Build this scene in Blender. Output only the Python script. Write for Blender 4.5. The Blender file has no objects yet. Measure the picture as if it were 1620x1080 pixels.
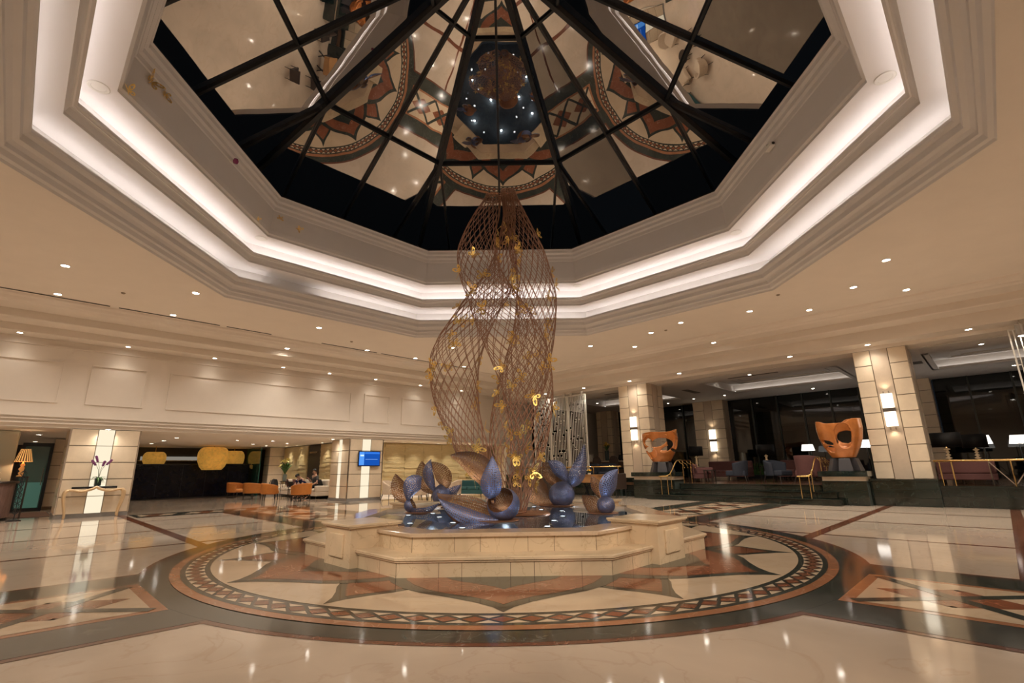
import bpy, math, random
from mathutils import Vector, Matrix
PI = math.pi
S2 = math.sqrt(0.5)
scene = bpy.context.scene
COL = scene.collection

# ------------------------------------------------------------------ camera
cam_d = bpy.data.cameras.new('camera')
cam_d.sensor_width = 36.0
cam_d.lens = 761.775 / 1620.0 * 36.0
cam_d.shift_x = (810 - 802.316) / 1620.0
cam_d.shift_y = (548.079 - 540) / 1620.0
cam_d.clip_start = 0.05
cam_d.clip_end = 300
cam = bpy.data.objects.new('camera', cam_d)
COL.objects.link(cam)
_R = Vector((0.99991457, 0.00102075, -0.01303101))
_U = Vector((0.01288161, -0.2460196, 0.96917925))
_F = Vector((0.0022166, 0.96926432, 0.24601173))
cam.matrix_world = Matrix(((_R.x, _U.x, -_F.x, 0.05545), (_R.y, _U.y, -_F.y, -9.28813),
                           (_R.z, _U.z, -_F.z, 1.25), (0, 0, 0, 1)))
scene.camera = cam

# ------------------------------------------------------------------ world, exposure
world = bpy.data.worlds.new('night')
scene.world = world
world.use_nodes = True
_bg = world.node_tree.nodes['Background']
_bg.inputs[0].default_value = (0.012, 0.014, 0.018, 1)
_bg.inputs[1].default_value = 0.35
scene.view_settings.view_transform = 'Standard'
scene.view_settings.look = 'None'
scene.view_settings.exposure = 0.34
scene.view_settings.gamma = 1.0
scene.view_settings.use_curve_mapping = False

# light levels, all in one place
P_DOWN = 235.0        # downlights of the high ceiling
P_SOFFIT = 60.0      # downlights of the beam soffit
P_BAY = 44.0          # downlights of the low bays
E_COVE = 8.5         # cove strips
E_STRIP = 5.0         # lit strips in the low columns
E_SCONCE = 2.2
E_POOL = 1.8
WARM = (1.0, 0.915, 0.80)
COOL = (0.62, 0.8, 1.0)

# ------------------------------------------------------------------ materials
MATS = {}
def mat(name, col, rough=0.5, metal=0.0, var=0.0, scale=6.0, bump=0.0, bscale=40.0, emit=None, estr=0.0,
        coat=0.0, spec=0.5, stretch=None, col2=None, trans=0.0, ior=1.5):
    if name in MATS: return MATS[name]
    m = bpy.data.materials.new(name); m.use_nodes = True
    nt = m.node_tree; b = nt.nodes['Principled BSDF']
    b.inputs['Base Color'].default_value = (*col, 1)
    b.inputs['Roughness'].default_value = rough
    b.inputs['Metallic'].default_value = metal
    b.inputs['Specular IOR Level'].default_value = spec
    b.inputs['Coat Weight'].default_value = coat
    b.inputs['Coat Roughness'].default_value = 0.03
    b.inputs['IOR'].default_value = ior
    b.inputs['Transmission Weight'].default_value = trans
    if emit:
        b.inputs['Emission Color'].default_value = (*emit, 1)
        b.inputs['Emission Strength'].default_value = estr
    tc = None
    if var > 0 or bump > 0:
        tc = nt.nodes.new('ShaderNodeTexCoord'); mp = nt.nodes.new('ShaderNodeMapping')
        nt.links.new(tc.outputs['Object'], mp.inputs[0])
        if stretch: mp.inputs['Scale'].default_value = stretch
    if var > 0:
        n = nt.nodes.new('ShaderNodeTexNoise'); n.inputs['Scale'].default_value = scale
        n.inputs['Detail'].default_value = 6; n.inputs['Roughness'].default_value = 0.62
        nt.links.new(mp.outputs[0], n.inputs['Vector'])
        r = nt.nodes.new('ShaderNodeValToRGB')
        r.color_ramp.elements[0].position = 0.3; r.color_ramp.elements[1].position = 0.7
        c2 = col2 or tuple(c * (1 - var) for c in col)
        r.color_ramp.elements[0].color = (*c2, 1); r.color_ramp.elements[1].color = (*[min(1, c * (1 + var * 0.5)) for c in col], 1)
        nt.links.new(n.outputs['Fac'], r.inputs[0]); nt.links.new(r.outputs[0], b.inputs['Base Color'])
    if bump > 0:
        n2 = nt.nodes.new('ShaderNodeTexNoise'); n2.inputs['Scale'].default_value = bscale; n2.inputs['Detail'].default_value = 4
        nt.links.new(mp.outputs[0], n2.inputs['Vector'])
        bp = nt.nodes.new('ShaderNodeBump'); bp.inputs['Strength'].default_value = bump; bp.inputs['Distance'].default_value = 0.02
        nt.links.new(n2.outputs['Fac'], bp.inputs['Height']); nt.links.new(bp.outputs[0], b.inputs['Normal'])
    MATS[name] = m
    return m

def marble(name, col, vein, rough=0.09, vscale=1.3, vein_w=0.035, cloud=0.16, coat=0.0, spec=0.5, vs=0.55):
    """polished stone: cloudy tint plus thin veins"""
    if name in MATS: return MATS[name]
    m = bpy.data.materials.new(name); m.use_nodes = True
    nt = m.node_tree; b = nt.nodes['Principled BSDF']; L = nt.links
    b.inputs['Roughness'].default_value = rough; b.inputs['Coat Weight'].default_value = coat
    b.inputs['Specular IOR Level'].default_value = spec
    b.inputs['Coat Roughness'].default_value = 0.02
    tc = nt.nodes.new('ShaderNodeTexCoord')
    n = nt.nodes.new('ShaderNodeTexNoise'); n.inputs['Scale'].default_value = 0.9; n.inputs['Detail'].default_value = 7
    n.inputs['Distortion'].default_value = 0.8
    L.new(tc.outputs['Object'], n.inputs['Vector'])
    r = nt.nodes.new('ShaderNodeValToRGB'); r.color_ramp.elements[0].position = 0.32; r.color_ramp.elements[1].position = 0.72
    r.color_ramp.elements[0].color = (*[c * (1 - cloud) for c in col], 1); r.color_ramp.elements[1].color = (*[min(1, c * (1 + cloud * .5)) for c in col], 1)
    L.new(n.outputs['Fac'], r.inputs[0])
    v = nt.nodes.new('ShaderNodeTexNoise'); v.inputs['Scale'].default_value = vscale; v.inputs['Detail'].default_value = 5; v.inputs['Distortion'].default_value = 1.4
    L.new(tc.outputs['Object'], v.inputs['Vector'])
    s = nt.nodes.new('ShaderNodeMath'); s.operation = 'SUBTRACT'; s.inputs[1].default_value = 0.5; L.new(v.outputs['Fac'], s.inputs[0])
    a = nt.nodes.new('ShaderNodeMath'); a.operation = 'ABSOLUTE'; L.new(s.outputs[0], a.inputs[0])
    mr = nt.nodes.new('ShaderNodeMapRange'); mr.inputs['From Min'].default_value = 0.0; mr.inputs['From Max'].default_value = vein_w
    mr.inputs['To Min'].default_value = vs; mr.inputs['To Max'].default_value = 0.0; L.new(a.outputs[0], mr.inputs['Value'])
    mx = nt.nodes.new('ShaderNodeMix'); mx.data_type = 'RGBA'; mx.inputs['B'].default_value = (*vein, 1)
    L.new(mr.outputs[0], mx.inputs['Factor']); L.new(r.outputs[0], mx.inputs['A'])
    L.new(mx.outputs['Result'], b.inputs['Base Color'])
    MATS[name] = m
    return m

def emis(name, col, strength):
    if name in MATS: return MATS[name]
    m = bpy.data.materials.new(name); m.use_nodes = True
    nt = m.node_tree; nt.nodes.clear()
    e = nt.nodes.new('ShaderNodeEmission'); e.inputs[0].default_value = (*col, 1); e.inputs[1].default_value = strength
    o = nt.nodes.new('ShaderNodeOutputMaterial'); nt.links.new(e.outputs[0], o.inputs[0])
    MATS[name] = m
    return m

def perforated(name, col, scale=30.0, hole=0.26, metal=0.55, rough=0.42):
    """thin sheet metal with punched holes"""
    if name in MATS: return MATS[name]
    m = bpy.data.materials.new(name); m.use_nodes = True
    nt = m.node_tree; L = nt.links; b = nt.nodes['Principled BSDF']
    b.inputs['Base Color'].default_value = (*col, 1); b.inputs['Metallic'].default_value = metal; b.inputs['Roughness'].default_value = rough
    uv = nt.nodes.new('ShaderNodeUVMap')
    v = nt.nodes.new('ShaderNodeTexVoronoi'); v.voronoi_dimensions = '2D'; v.inputs['Scale'].default_value = scale
    v.inputs['Randomness'].default_value = 0.35
    L.new(uv.outputs[0], v.inputs['Vector'])
    lt = nt.nodes.new('ShaderNodeMath'); lt.operation = 'LESS_THAN'; lt.inputs[1].default_value = hole; L.new(v.outputs['Distance'], lt.inputs[0])
    t = nt.nodes.new('ShaderNodeBsdfTransparent'); mx = nt.nodes.new('ShaderNodeMixShader')
    L.new(lt.outputs[0], mx.inputs[0]); L.new(b.outputs[0], mx.inputs[1]); L.new(t.outputs[0], mx.inputs[2])
    L.new(mx.outputs[0], nt.nodes['Material Output'].inputs[0])
    MATS[name] = m
    return m

def mirror_glass(name, tint, reflect, rough=0.0, wob=0.02):
    """clear pane with a strong reflection: night outside, lit room inside"""
    if name in MATS: return MATS[name]
    m = bpy.data.materials.new(name); m.use_nodes = True
    nt = m.node_tree; nt.nodes.clear(); L = nt.links
    g = nt.nodes.new('ShaderNodeBsdfGlossy'); g.inputs['Color'].default_value = (*tint, 1); g.inputs['Roughness'].default_value = rough
    t = nt.nodes.new('ShaderNodeBsdfTransparent'); t.inputs[0].default_value = (0.5, 0.52, 0.5, 1)
    mx = nt.nodes.new('ShaderNodeMixShader'); mx.inputs[0].default_value = reflect
    o = nt.nodes.new('ShaderNodeOutputMaterial')
    if wob:
        tc = nt.nodes.new('ShaderNodeTexCoord'); n = nt.nodes.new('ShaderNodeTexNoise'); n.inputs['Scale'].default_value = 0.7; n.inputs['Detail'].default_value = 1.5
        L.new(tc.outputs['Object'], n.inputs['Vector'])
        bp = nt.nodes.new('ShaderNodeBump'); bp.inputs['Strength'].default_value = 1.0; bp.inputs['Distance'].default_value = wob
        L.new(n.outputs['Fac'], bp.inputs['Height']); L.new(bp.outputs[0], g.inputs['Normal'])
    L.new(t.outputs[0], mx.inputs[1]); L.new(g.outputs[0], mx.inputs[2]); L.new(mx.outputs[0], o.inputs[0])
    MATS[name] = m
    return m

PAINT = mat('ceiling_paint', (0.82, 0.735, 0.635), 0.75, var=0.03, scale=1.5)
WALLP = mat('wall_paint', (0.76, 0.675, 0.58), 0.7, var=0.03, scale=2)
COFFER = mat('coffer_paint', (0.70, 0.66, 0.62), 0.7, var=0.02, scale=2)
COVEP = mat('cove_paint', (0.86, 0.82, 0.79), 0.7)
CREAM = marble('cream_marble_floor', (0.61, 0.485, 0.37), (0.44, 0.29, 0.19), 0.06, 1.1, 0.02, 0.10, vs=.25)
CREAM2 = marble('ivory_marble_inlay', (0.70, 0.53, 0.36), (0.55, 0.37, 0.2), 0.07, 1.0, 0.02, 0.12, vs=.25)
DARKM = marble('dark_green_marble_inlay', (0.055, 0.058, 0.045), (0.16, 0.17, 0.14), 0.09, 1.6, 0.01, 0.3)
REDM = marble('red_marble_inlay', (0.30, 0.105, 0.05), (0.50, 0.30, 0.20), 0.09, 2.2, 0.012, 0.3)
ORANGEM = marble('orange_marble_inlay', (0.42, 0.18, 0.085), (0.55, 0.33, 0.2), 0.09, 2.2, 0.012, 0.2)
BROWNM = marble('brown_marble_line', (0.17, 0.06, 0.032), (0.3, 0.15, 0.1), 0.09, 2.2, 0.012, 0.2)
GREENM = marble('green_marble', (0.008, 0.015, 0.011), (0.09, 0.13, 0.11), 0.06, 2.6, 0.007, 0.45, vs=.45, spec=.8)
FOUNT = marble('fountain_marble', (0.70, 0.53, 0.34), (0.40, 0.25, 0.14), 0.22, 1.8, 0.012, 0.25, vs=.4)
FOUNTTOP = marble('fountain_top_marble', (0.60, 0.43, 0.28), (0.42, 0.27, 0.16), 0.12, 1.8, 0.012, 0.2, vs=.4)
BLACKG = mat('black_granite', (0.012, 0.012, 0.014), 0.12, var=0.3, scale=30)
TILE = mat('onyx_tile', (0.72, 0.59, 0.43), 0.28, var=0.10, scale=2.2)
GROOVE = mat('bronze_groove', (0.22, 0.17, 0.12), 0.3, 0.8)
STEEL = mat('polished_steel', (0.66, 0.61, 0.55), 0.18, 1.0)
PLINTH = mat('grey_stone', (0.25, 0.235, 0.22), 0.3, var=0.15, scale=8)
GROUT = mat('pale_green_grout', (0.06, 0.075, 0.065), .4)
BLACKST = mat('black_painted_steel', (0.022, 0.024, 0.027), 0.38, 0.3, var=0.25, scale=5)
DECK = mat('dark_roof_deck', (0.006, 0.006, 0.006), 0.9)
GOLDT = mat('gold_textured_panel', (0.62, 0.49, 0.26), 0.36, 0.4, var=0.14, scale=7, bump=0.5, bscale=9, stretch=(0.6, 0.6, 6))
BRASS = mat('polished_brass', (0.83, 0.58, 0.24), 0.2, 1.0)
GOLD = mat('gold_leaf', (0.90, 0.62, 0.18), 0.35, 0.85)
LATT = mat('copper_lattice_paint', (0.42, 0.225, 0.14), 0.42, 0.45, var=0.2, scale=5)
BLUEP = perforated('blue_perforated_metal', (0.125, 0.145, 0.25))
COPPERP = perforated('copper_perforated_metal', (0.30, 0.15, 0.07))
COPPER = mat('copper_plate', (0.36, 0.17, 0.085), 0.38, 0.7, var=0.25, scale=6)
ORANGEF = mat('orange_leather', (0.62, 0.225, 0.045), 0.5, var=0.1, scale=8)
CREAMF = mat('cream_upholstery', (0.62, 0.49, 0.36), 0.85, var=0.08, scale=20)
DARKW = mat('dark_wood', (0.035, 0.022, 0.015), 0.4, var=0.3, scale=8, stretch=(1, 1, 8))
MIDW = mat('walnut_wood', (0.13, 0.07, 0.04), 0.4, var=0.3, scale=6, stretch=(1, 8, 1))
OAK = mat('honey_wood', (0.48, 0.25, 0.10), 0.35, var=0.2, scale=6, stretch=(1, 8, 1))
PINKF = mat('dusty_pink_velvet', (0.15, 0.06, 0.053), 0.8, var=0.1, scale=12)
BLUEF = mat('slate_blue_velvet', (0.038, 0.044, 0.062), 0.8, var=0.1, scale=12)
BLACKF = mat('black_fabric', (0.012, 0.012, 0.013), 0.85, var=0.2, scale=20)
NAVYG = mat('navy_gloss_panel', (0.003, 0.004, 0.012), 0.22, var=0.3, scale=3, spec=.22)
LEAF = mat('leaf_green', (0.045, 0.12, 0.02), 0.5, var=0.3, scale=9)
YELLOWF = mat('yellow_petal', (0.85, 0.50, 0.04), 0.6)
WHITEF = mat('white_petal', (0.85, 0.82, 0.72), 0.6)
PURPLEF = mat('purple_petal', (0.20, 0.05, 0.16), 0.6)
SKIN = mat('skin', (0.52, 0.30, 0.21), 0.55)
HAIR = mat('black_hair', (0.012, 0.010, 0.009), 0.5)
WHITEM = mat('white_metal', (0.80, 0.76, 0.68), 0.35, 0.0)
GREENGL = mat('green_tinted_glass', (0.03, 0.10, 0.085), 0.08, coat=0.5)
BRONZES = mat('orange_bronze', (0.50, 0.17, 0.04), 0.26, 0.25, var=0.25, scale=4, coat=0.6)
ROOFGL = mirror_glass('skylight_pane_glass', (0.92, 0.86, 0.80), 0.52, 0.0, 0.0055)
ROOFGLD = mirror_glass('tinted_skylight_pane_glass', (0.92, 0.84, 0.74), 0.16, 0.0, 0.0055)
WINGL = mat('night_window_glass', (0.004, 0.006, 0.005), 0.03, spec=0.6)
CRYSTAL = mat('crystal', (0.75, 0.62, 0.5), 0.05, 0.6)
def pool_water():
    m = bpy.data.materials.new('pool_water'); m.use_nodes = True
    nt = m.node_tree; nt.nodes.clear(); L = nt.links
    g = nt.nodes.new('ShaderNodeBsdfGlossy'); g.inputs['Roughness'].default_value = 0.0; g.inputs['Color'].default_value = (.95, .97, 1, 1)
    t = nt.nodes.new('ShaderNodeBsdfTransparent'); t.inputs[0].default_value = (.70, .78, .84, 1)
    fr = nt.nodes.new('ShaderNodeFresnel'); fr.inputs['IOR'].default_value = 1.42
    mx = nt.nodes.new('ShaderNodeMixShader'); o = nt.nodes.new('ShaderNodeOutputMaterial')
    L.new(fr.outputs[0], mx.inputs[0]); L.new(t.outputs[0], mx.inputs[1]); L.new(g.outputs[0], mx.inputs[2]); L.new(mx.outputs[0], o.inputs[0])
    return m
WATER = pool_water()
DOWNE = emis('downlight_lens', (1.0, 0.93, 0.82), 28.0)
COVEE = emis('cove_light_strip', (1.0, 0.94, 0.93), E_COVE)
STRIPE = emis('column_light_strip', (1.0, 0.87, 0.64), .80)
SCONCEE = emis('sconce_diffuser', (1.0, 0.86, 0.66), E_SCONCE)
POOLE = emis('pool_light_lens', (0.82, 0.92, 1.0), E_POOL)

# ------------------------------------------------------------------ mesh builder
class MB:
    def __init__(s): s.v = []; s.f = []; s.m = []; s.uv = []; s.has_uv = False
    def add(s, vs, fs, mi=0, uvs=None):
        o = len(s.v); s.v.extend([tuple(v) for v in vs])
        for f in fs: s.f.append(tuple(i + o for i in f)); s.m.append(mi)
        if uvs is None: s.uv.extend([(0, 0)] * len(vs))
        else: s.uv.extend(uvs); s.has_uv = True
        return s
    def box(s, x0, x1, y0, y1, z0, z1, mi=0):
        vs = [(x, y, z) for z in (z0, z1) for y in (y0, y1) for x in (x0, x1)]
        return s.add(vs, [(0, 2, 3, 1), (4, 5, 7, 6), (0, 1, 5, 4), (2, 6, 7, 3), (0, 4, 6, 2), (1, 3, 7, 5)], mi)
    def prism(s, poly, z0, z1, mi=0):
        n = len(poly)
        vs = [(x, y, z0) for x, y in poly] + [(x, y, z1) for x, y in poly]
        fs = [tuple(range(n - 1, -1, -1)), tuple(range(n, 2 * n))] + [(i, (i + 1) % n, n + (i + 1) % n, n + i) for i in range(n)]
        return s.add(vs, fs, mi)
    def flat(s, poly, z, mi=0):
        return s.add([(x, y, z) for x, y in poly], [tuple(range(len(poly)))], mi)
    def lathe(s, prof, seg=24, c=(0, 0, 0), mi=0, sx=1.0, sy=1.0):
        vs = []; n = len(prof)
        for r, z in prof:
            for k in range(seg):
                a = 2 * PI * k / seg; vs.append((c[0] + r * sx * math.cos(a), c[1] + r * sy * math.sin(a), c[2] + z))
        fs = []
        for i in range(n - 1):
            for k in range(seg):
                k2 = (k + 1) % seg; fs.append((i * seg + k, i * seg + k2, (i + 1) * seg + k2, (i + 1) * seg + k))
        if prof[0][0] > 1e-6: fs.append(tuple(range(seg - 1, -1, -1)))
        if prof[-1][0] > 1e-6: fs.append(tuple(range((n - 1) * seg, n * seg)))
        return s.add(vs, fs, mi)
    def tube(s, pts, r, sides=6, mi=0, closed=False):
        pts = [Vector(p) for p in pts]; n = len(pts); vs = []; fs = []
        up = None
        for i, p in enumerate(pts):
            t = (pts[min(i + 1, n - 1)] - pts[max(i - 1, 0)])
            if closed: t = pts[(i + 1) % n] - pts[i - 1]
            if t.length < 1e-9: t = Vector((0, 0, 1))
            t.normalize()
            if up is None:
                up = Vector((0, 0, 1)) if abs(t.z) < 0.9 else Vector((1, 0, 0))
            a = (up - t * up.dot(t))
            if a.length < 1e-6: a = t.orthogonal()
            a.normalize(); b = t.cross(a); up = a
            rr = r[i] if isinstance(r, (list, tuple)) else r
            for k in range(sides):
                an = 2 * PI * k / sides; vs.append(p + a * (rr * math.cos(an)) + b * (rr * math.sin(an)))
        m = n if closed else n - 1
        for i in range(m):
            for k in range(sides):
                k2 = (k + 1) % sides; j = (i + 1) % n
                fs.append((i * sides + k, i * sides + k2, j * sides + k2, j * sides + k))
        if not closed:
            fs.append(tuple(range(sides - 1, -1, -1))); fs.append(tuple(range((n - 1) * sides, n * sides)))
        return s.add(vs, fs, mi)
    def bar(s, p, q, w, h=None, mi=0, up=(0, 0, 1)):
        """rectangular bar from p to q, w wide and h deep"""
        p = Vector(p); q = Vector(q); h = h or w; t = (q - p).normalized(); u = Vector(up)
        b = (u - t * u.dot(t))
        if b.length < 1e-5: b = t.orthogonal()
        b.normalize(); a = t.cross(b)
        vs = [e + a * (w / 2 * i) + b * (h / 2 * j) for e in (p, q) for i, j in ((-1, -1), (1, -1), (1, 1), (-1, 1))]
        return s.add(vs, [(0, 1, 2, 3), (7, 6, 5, 4), (0, 4, 5, 1), (1, 5, 6, 2), (2, 6, 7, 3), (3, 7, 4, 0)], mi)
    def grid(s, fn, nu, nv, mi=0, uvscale=(1, 1), closed_u=False, skip=None):
        vs = []; uvs = []
        for i in range(nu + (0 if closed_u else 1)):
            for j in range(nv + 1):
                u = i / nu; v = j / nv; vs.append(fn(u, v)); uvs.append((u * uvscale[0], v * uvscale[1]))
        fs = []; w = nv + 1; N = nu if closed_u else nu + 1
        for i in range(nu):
            for j in range(nv):
                if skip and skip((i + .5) / nu, (j + .5) / nv): continue
                a = i * w + j; b = ((i + 1) % N) * w + j; fs.append((a, b, b + 1, a + 1))
        return s.add(vs, fs, mi, uvs)
    def octring(s, prof, cx=0.0, cy=0.0, mi=0, rot=PI / 8, close=False, mis=None):
        """profile of (vertex radius, z) swept round a regular octagon"""
        n = len(prof); vs = []
        for k in range(8):
            a = rot + k * PI / 4
            for r, z in prof: vs.append((cx + r * math.cos(a), cy + r * math.sin(a), z))
        o = len(s.v); s.v.extend(vs); s.uv.extend([(0, 0)] * len(vs))
        m = n if close else n - 1
        for k in range(8):
            k2 = (k + 1) % 8
            for i in range(m):
                j = (i + 1) % n
                s.f.append((o + k * n + i, o + k2 * n + i, o + k2 * n + j, o + k * n + j)); s.m.append(mis[i] if mis else mi)
        return s
    def xform(s, M, start=0):
        for i in range(start, len(s.v)): s.v[i] = tuple(M @ Vector(s.v[i]))
        return s
    def build(s, name, mats, parent=None, loc=(0, 0, 0), rz=0.0, smooth=False, bevel=0.0, subsurf=0, solid=0.0):
        me = bpy.data.meshes.new(name); me.from_pydata(s.v, [], s.f)
        if not isinstance(mats, (list, tuple)): mats = [mats]
        for m in mats: me.materials.append(m)
        if len(mats) > 1: me.polygons.foreach_set('material_index', s.m)
        if s.has_uv:
            l = me.uv_layers.new(name='UVMap')
            d = []
            for lp in me.loops: d.extend(s.uv[lp.vertex_index])
            l.data.foreach_set('uv', d)
        if smooth: me.polygons.foreach_set('use_smooth', [True] * len(me.polygons))
        me.update()
        o = bpy.data.objects.new(name, me); COL.objects.link(o)
        o.location = loc; o.rotation_euler = (0, 0, rz)
        if parent: o.parent = parent
        if solid:
            q = o.modifiers.new('solid', 'SOLIDIFY'); q.thickness = solid; q.offset = 0
        if bevel:
            q = o.modifiers.new('bevel', 'BEVEL'); q.width = bevel; q.segments = 2; q.limit_method = 'ANGLE'
        if subsurf:
            q = o.modifiers.new('sub', 'SUBSURF'); q.levels = subsurf; q.render_levels = subsurf
        return o

def tag(o, label=None, cat=None, group=None, kind=None):
    if label: o['label'] = label
    if cat: o['category'] = cat
    if group: o['group'] = group
    if kind: o['kind'] = kind
    return o
def thing(name, label, cat, loc=(0, 0, 0), rz=0.0, group=None):
    o = bpy.data.objects.new(name, None); COL.objects.link(o)
    o.empty_display_size = 0.2
    o.location = loc; o.rotation_euler = (0, 0, rz)
    return tag(o, label, cat, group)
def struct(o): o['kind'] = 'structure'; return o
def dup(root, loc, rz, label=None, group=None, scale=None):
    r = root.copy(); COL.objects.link(r); r.location = loc; r.rotation_euler = (0, 0, rz)
    if scale: r.scale = scale
    if label: r['label'] = label
    if group: r['group'] = group
    for ch in list(root.children):
        c = ch.copy(); COL.objects.link(c); c.parent = r
        for g in list(ch.children):
            d = g.copy(); COL.objects.link(d); d.parent = c
    return r
# the walls run at 45 degrees to the view: left wall local x = along, y = outward; right wall the same
RL = PI / 4      # (s, d) -> world
RR = -PI / 4     # (t, m) -> world
def LW(s, d, z=0.0): return (S2 * (s - d), S2 * (s + d), z)
def RW(t, m, z=0.0): return (S2 * (t + m), S2 * (m - t), z)
def spot(name, parent, power, loc=(0, 0, 0), size=1.9, blend=0.7, col=WARM, radius=0.05, rot=(0, 0, 0)):
    l = bpy.data.lights.new(name, 'SPOT'); l.energy = power; l.color = col; l.spot_size = size; l.spot_blend = blend; l.shadow_soft_size = radius
    o = bpy.data.objects.new(name, l); COL.objects.link(o); o.location = loc; o.rotation_euler = rot
    if parent: o.parent = parent
    return o
def lamp(name, parent, power, loc=(0, 0, 0), col=WARM, radius=0.08):
    l = bpy.data.lights.new(name, 'POINT'); l.energy = power; l.color = col; l.shadow_soft_size = radius
    o = bpy.data.objects.new(name, l); COL.objects.link(o); o.location = loc
    if parent: o.parent = parent
    return o

# ================================================================== FLOOR
def rot_poly(poly, a):
    c, s = math.cos(a), math.sin(a); return [(x * c - y * s, x * s + y * c) for x, y in poly]
def disc(r, n=128): return [(r * math.cos(2 * PI * k / n), r * math.sin(2 * PI * k / n)) for k in range(n)]
def build_floor():
    f = MB()   # 0 cream 1 ivory 2 dark 3 red 4 orange 5 brown
    e = 0.001
    R_ = 34
    f.add([(-R_, -R_, 0), (R_, -R_, 0), (R_, R_, 0), (-R_, R_, 0)], [(0, 1, 2, 3)], 0)
    # brown lines in the east and west quarters, parallel to the walls
    for sx in (1, -1):
        def P(t, m): x, y, _ = RW(t, m); return (sx * x, y)
        def strip(t0, t1, m0, m1, z):
            q = [P(t0, m0), P(t1, m0), P(t1, m1), P(t0, m1)]
            if sx < 0: q.reverse()
            f.flat(q, z, 5)
        for m in (4.3, 7.2, 10.1): strip(1.5, 24, m - .055, m + .055, 1.5 * e)
        for t in (3.9, 6.6, 10.6): strip(t - .1, t + .1, 1.5, 13.4, 2 * e)
    # the four diagonal arms
    for k in range(4):
        a = PI / 4 + k * PI / 2
        def rect(x0, x1, y0, y1, z, mi): f.flat(rot_poly([(x0, y0), (x1, y0), (x1, y1), (x0, y1)], a), z, mi)
        L = 11.6
        rect(3.0, L, -1.5, 1.5, 3 * e, 5); rect(3.0, L, -1.42, 1.42, 4 * e, 2)
        x0 = 5.26
        rect(x0, L, -.78, .78, 5 * e, 4); rect(x0 + .11, L, -.68, .68, 6 * e, 1)
        X = x0 + .11; c = 1.36
        while X < L - .2:
            X1 = min(X + c, L); w = X1 - X
            f.flat(rot_poly([(X + w * .05, 0), (X + w * .5, -.42), (X + w * .95, 0), (X + w * .5, .42)], a), 7 * e, 3)
            for sg in (1, -1):
                f.flat(rot_poly([(X + w * .18, sg * .68), (X + w * .82, sg * .68), (X + w * .5, sg * .36)][::sg], a), 7 * e, 1 if sg > 0 else 1)
                p, q = (X, -.68 * sg), (X1, .68 * sg)
                d = Vector((q[0] - p[0], q[1] - p[1])).normalized(); n = Vector((-d.y, d.x)) * .062
                f.flat(rot_poly([(p[0] - n.x, p[1] - n.y), (q[0] - n.x, q[1] - n.y), (q[0] + n.x, q[1] + n.y), (p[0] + n.x, p[1] + n.y)], a), (8 if sg > 0 else 8.3) * e, 2)
            X = X1
    # threshold band before the low left bay
    def LR(s0, s1, d0, d1, z, mi): f.flat([LW(s0, d0)[:2], LW(s1, d0)[:2], LW(s1, d1)[:2], LW(s0, d1)[:2]], z, mi)
    LR(-3.7, 3.7, 11.55, 13.0, 4.2 * e, 2); LR(-3.55, 3.55, 11.85, 12.7, 5 * e, 1)
    for i in range(10):
        s0 = -3.5 + i * .7
        f.flat([LW(s0, 11.85)[:2], LW(s0 + .35, 11.85)[:2], LW(s0 + .7, 12.7)[:2], LW(s0 + .35, 12.7)[:2]], 6 * e, 2 if i % 2 else 3)
        f.flat([LW(s0 + .1, 12.7)[:2], LW(s0 + .6, 11.85)[:2], LW(s0 + .7, 11.85)[:2], LW(s0 + .2, 12.7)[:2]][::-1], 6.5 * e, 2)
    # the medallion
    f.flat(disc(5.37), 3.5 * e, 5)
    f.flat(disc(5.30), 4.5 * e, 2); f.flat(disc(5.02), 9 * e, 4); f.flat(disc(4.905), 10 * e, 2)
    N = 120
    for k in range(N):
        a0 = 2 * PI * k / N; da = 2 * PI / N
        pol = lambda r, t: (r * math.cos(a0 + da * t), r * math.sin(a0 + da * t))
        f.flat([pol(4.845, .09), pol(4.845, .91), pol(4.765, .5)][::-1], 11 * e, 1)
        f.flat([pol(4.635, .1), pol(4.635, .9), pol(4.71, .5)], 11 * e, 1)
        f.flat([pol(4.74, -.44), pol(4.665, 0), pol(4.74, .44), pol(4.815, 0)][::-1], 11 * e, 3)
    f.flat(disc(4.57), 12 * e, 1)
    def petal(pts, az, z, mi):
        p = [(r, w) for r, w in pts] + [(r, -w) for r, w in reversed(pts) if w > 0]
        f.flat(rot_poly(p[::-1], az), z, mi)
    big = [(4.55, 0), (4.38, .10), (4.2, .28), (4.0, .56), (3.82, .86), (3.6, 1.1), (3.3, 1.3), (2.9, 1.42), (2.2, 1.2)]
    red = [(4.30, 0), (4.18, .10), (4.02, .30), (3.85, .60), (3.68, .82), (3.45, 1.0), (3.2, 1.13), (2.8, 1.22), (2.2, 1.0)]
    core = [(3.72, 0), (3.60, .10), (3.48, .26), (3.36, .44), (3.24, .60), (3.0, .74), (2.6, .74), (2.3, .5)]
    small = [(4.54, 0), (4.32, .09), (4.12, .22), (3.92, .38), (3.6, .56), (3.2, .66), (2.4, .6)]
    sred = [(4.22, 0), (4.08, .12), (3.92, .25), (3.7, .40), (3.5, .46), (3.36, .40), (3.28, .2)]
    for k in range(8):
        az = k * PI / 4 + PI / 8; petal(small, az, 13 * e, 2); petal(sred, az, 14 * e, 3)
    for k in range(8):
        az = k * PI / 4; petal(big, az, 15 * e + k * e * .05, 2)
    for k in range(8):
        az = k * PI / 4; petal(red, az, 16 * e + k * e * .05, 3); petal(core, az, 17 * e + k * e * .05, 2)
    # slab joints, hairline
    return struct(f.build('floor', [CREAM, CREAM2, DARKM, REDM, ORANGEM, BROWNM]))
floor = build_floor()

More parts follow.
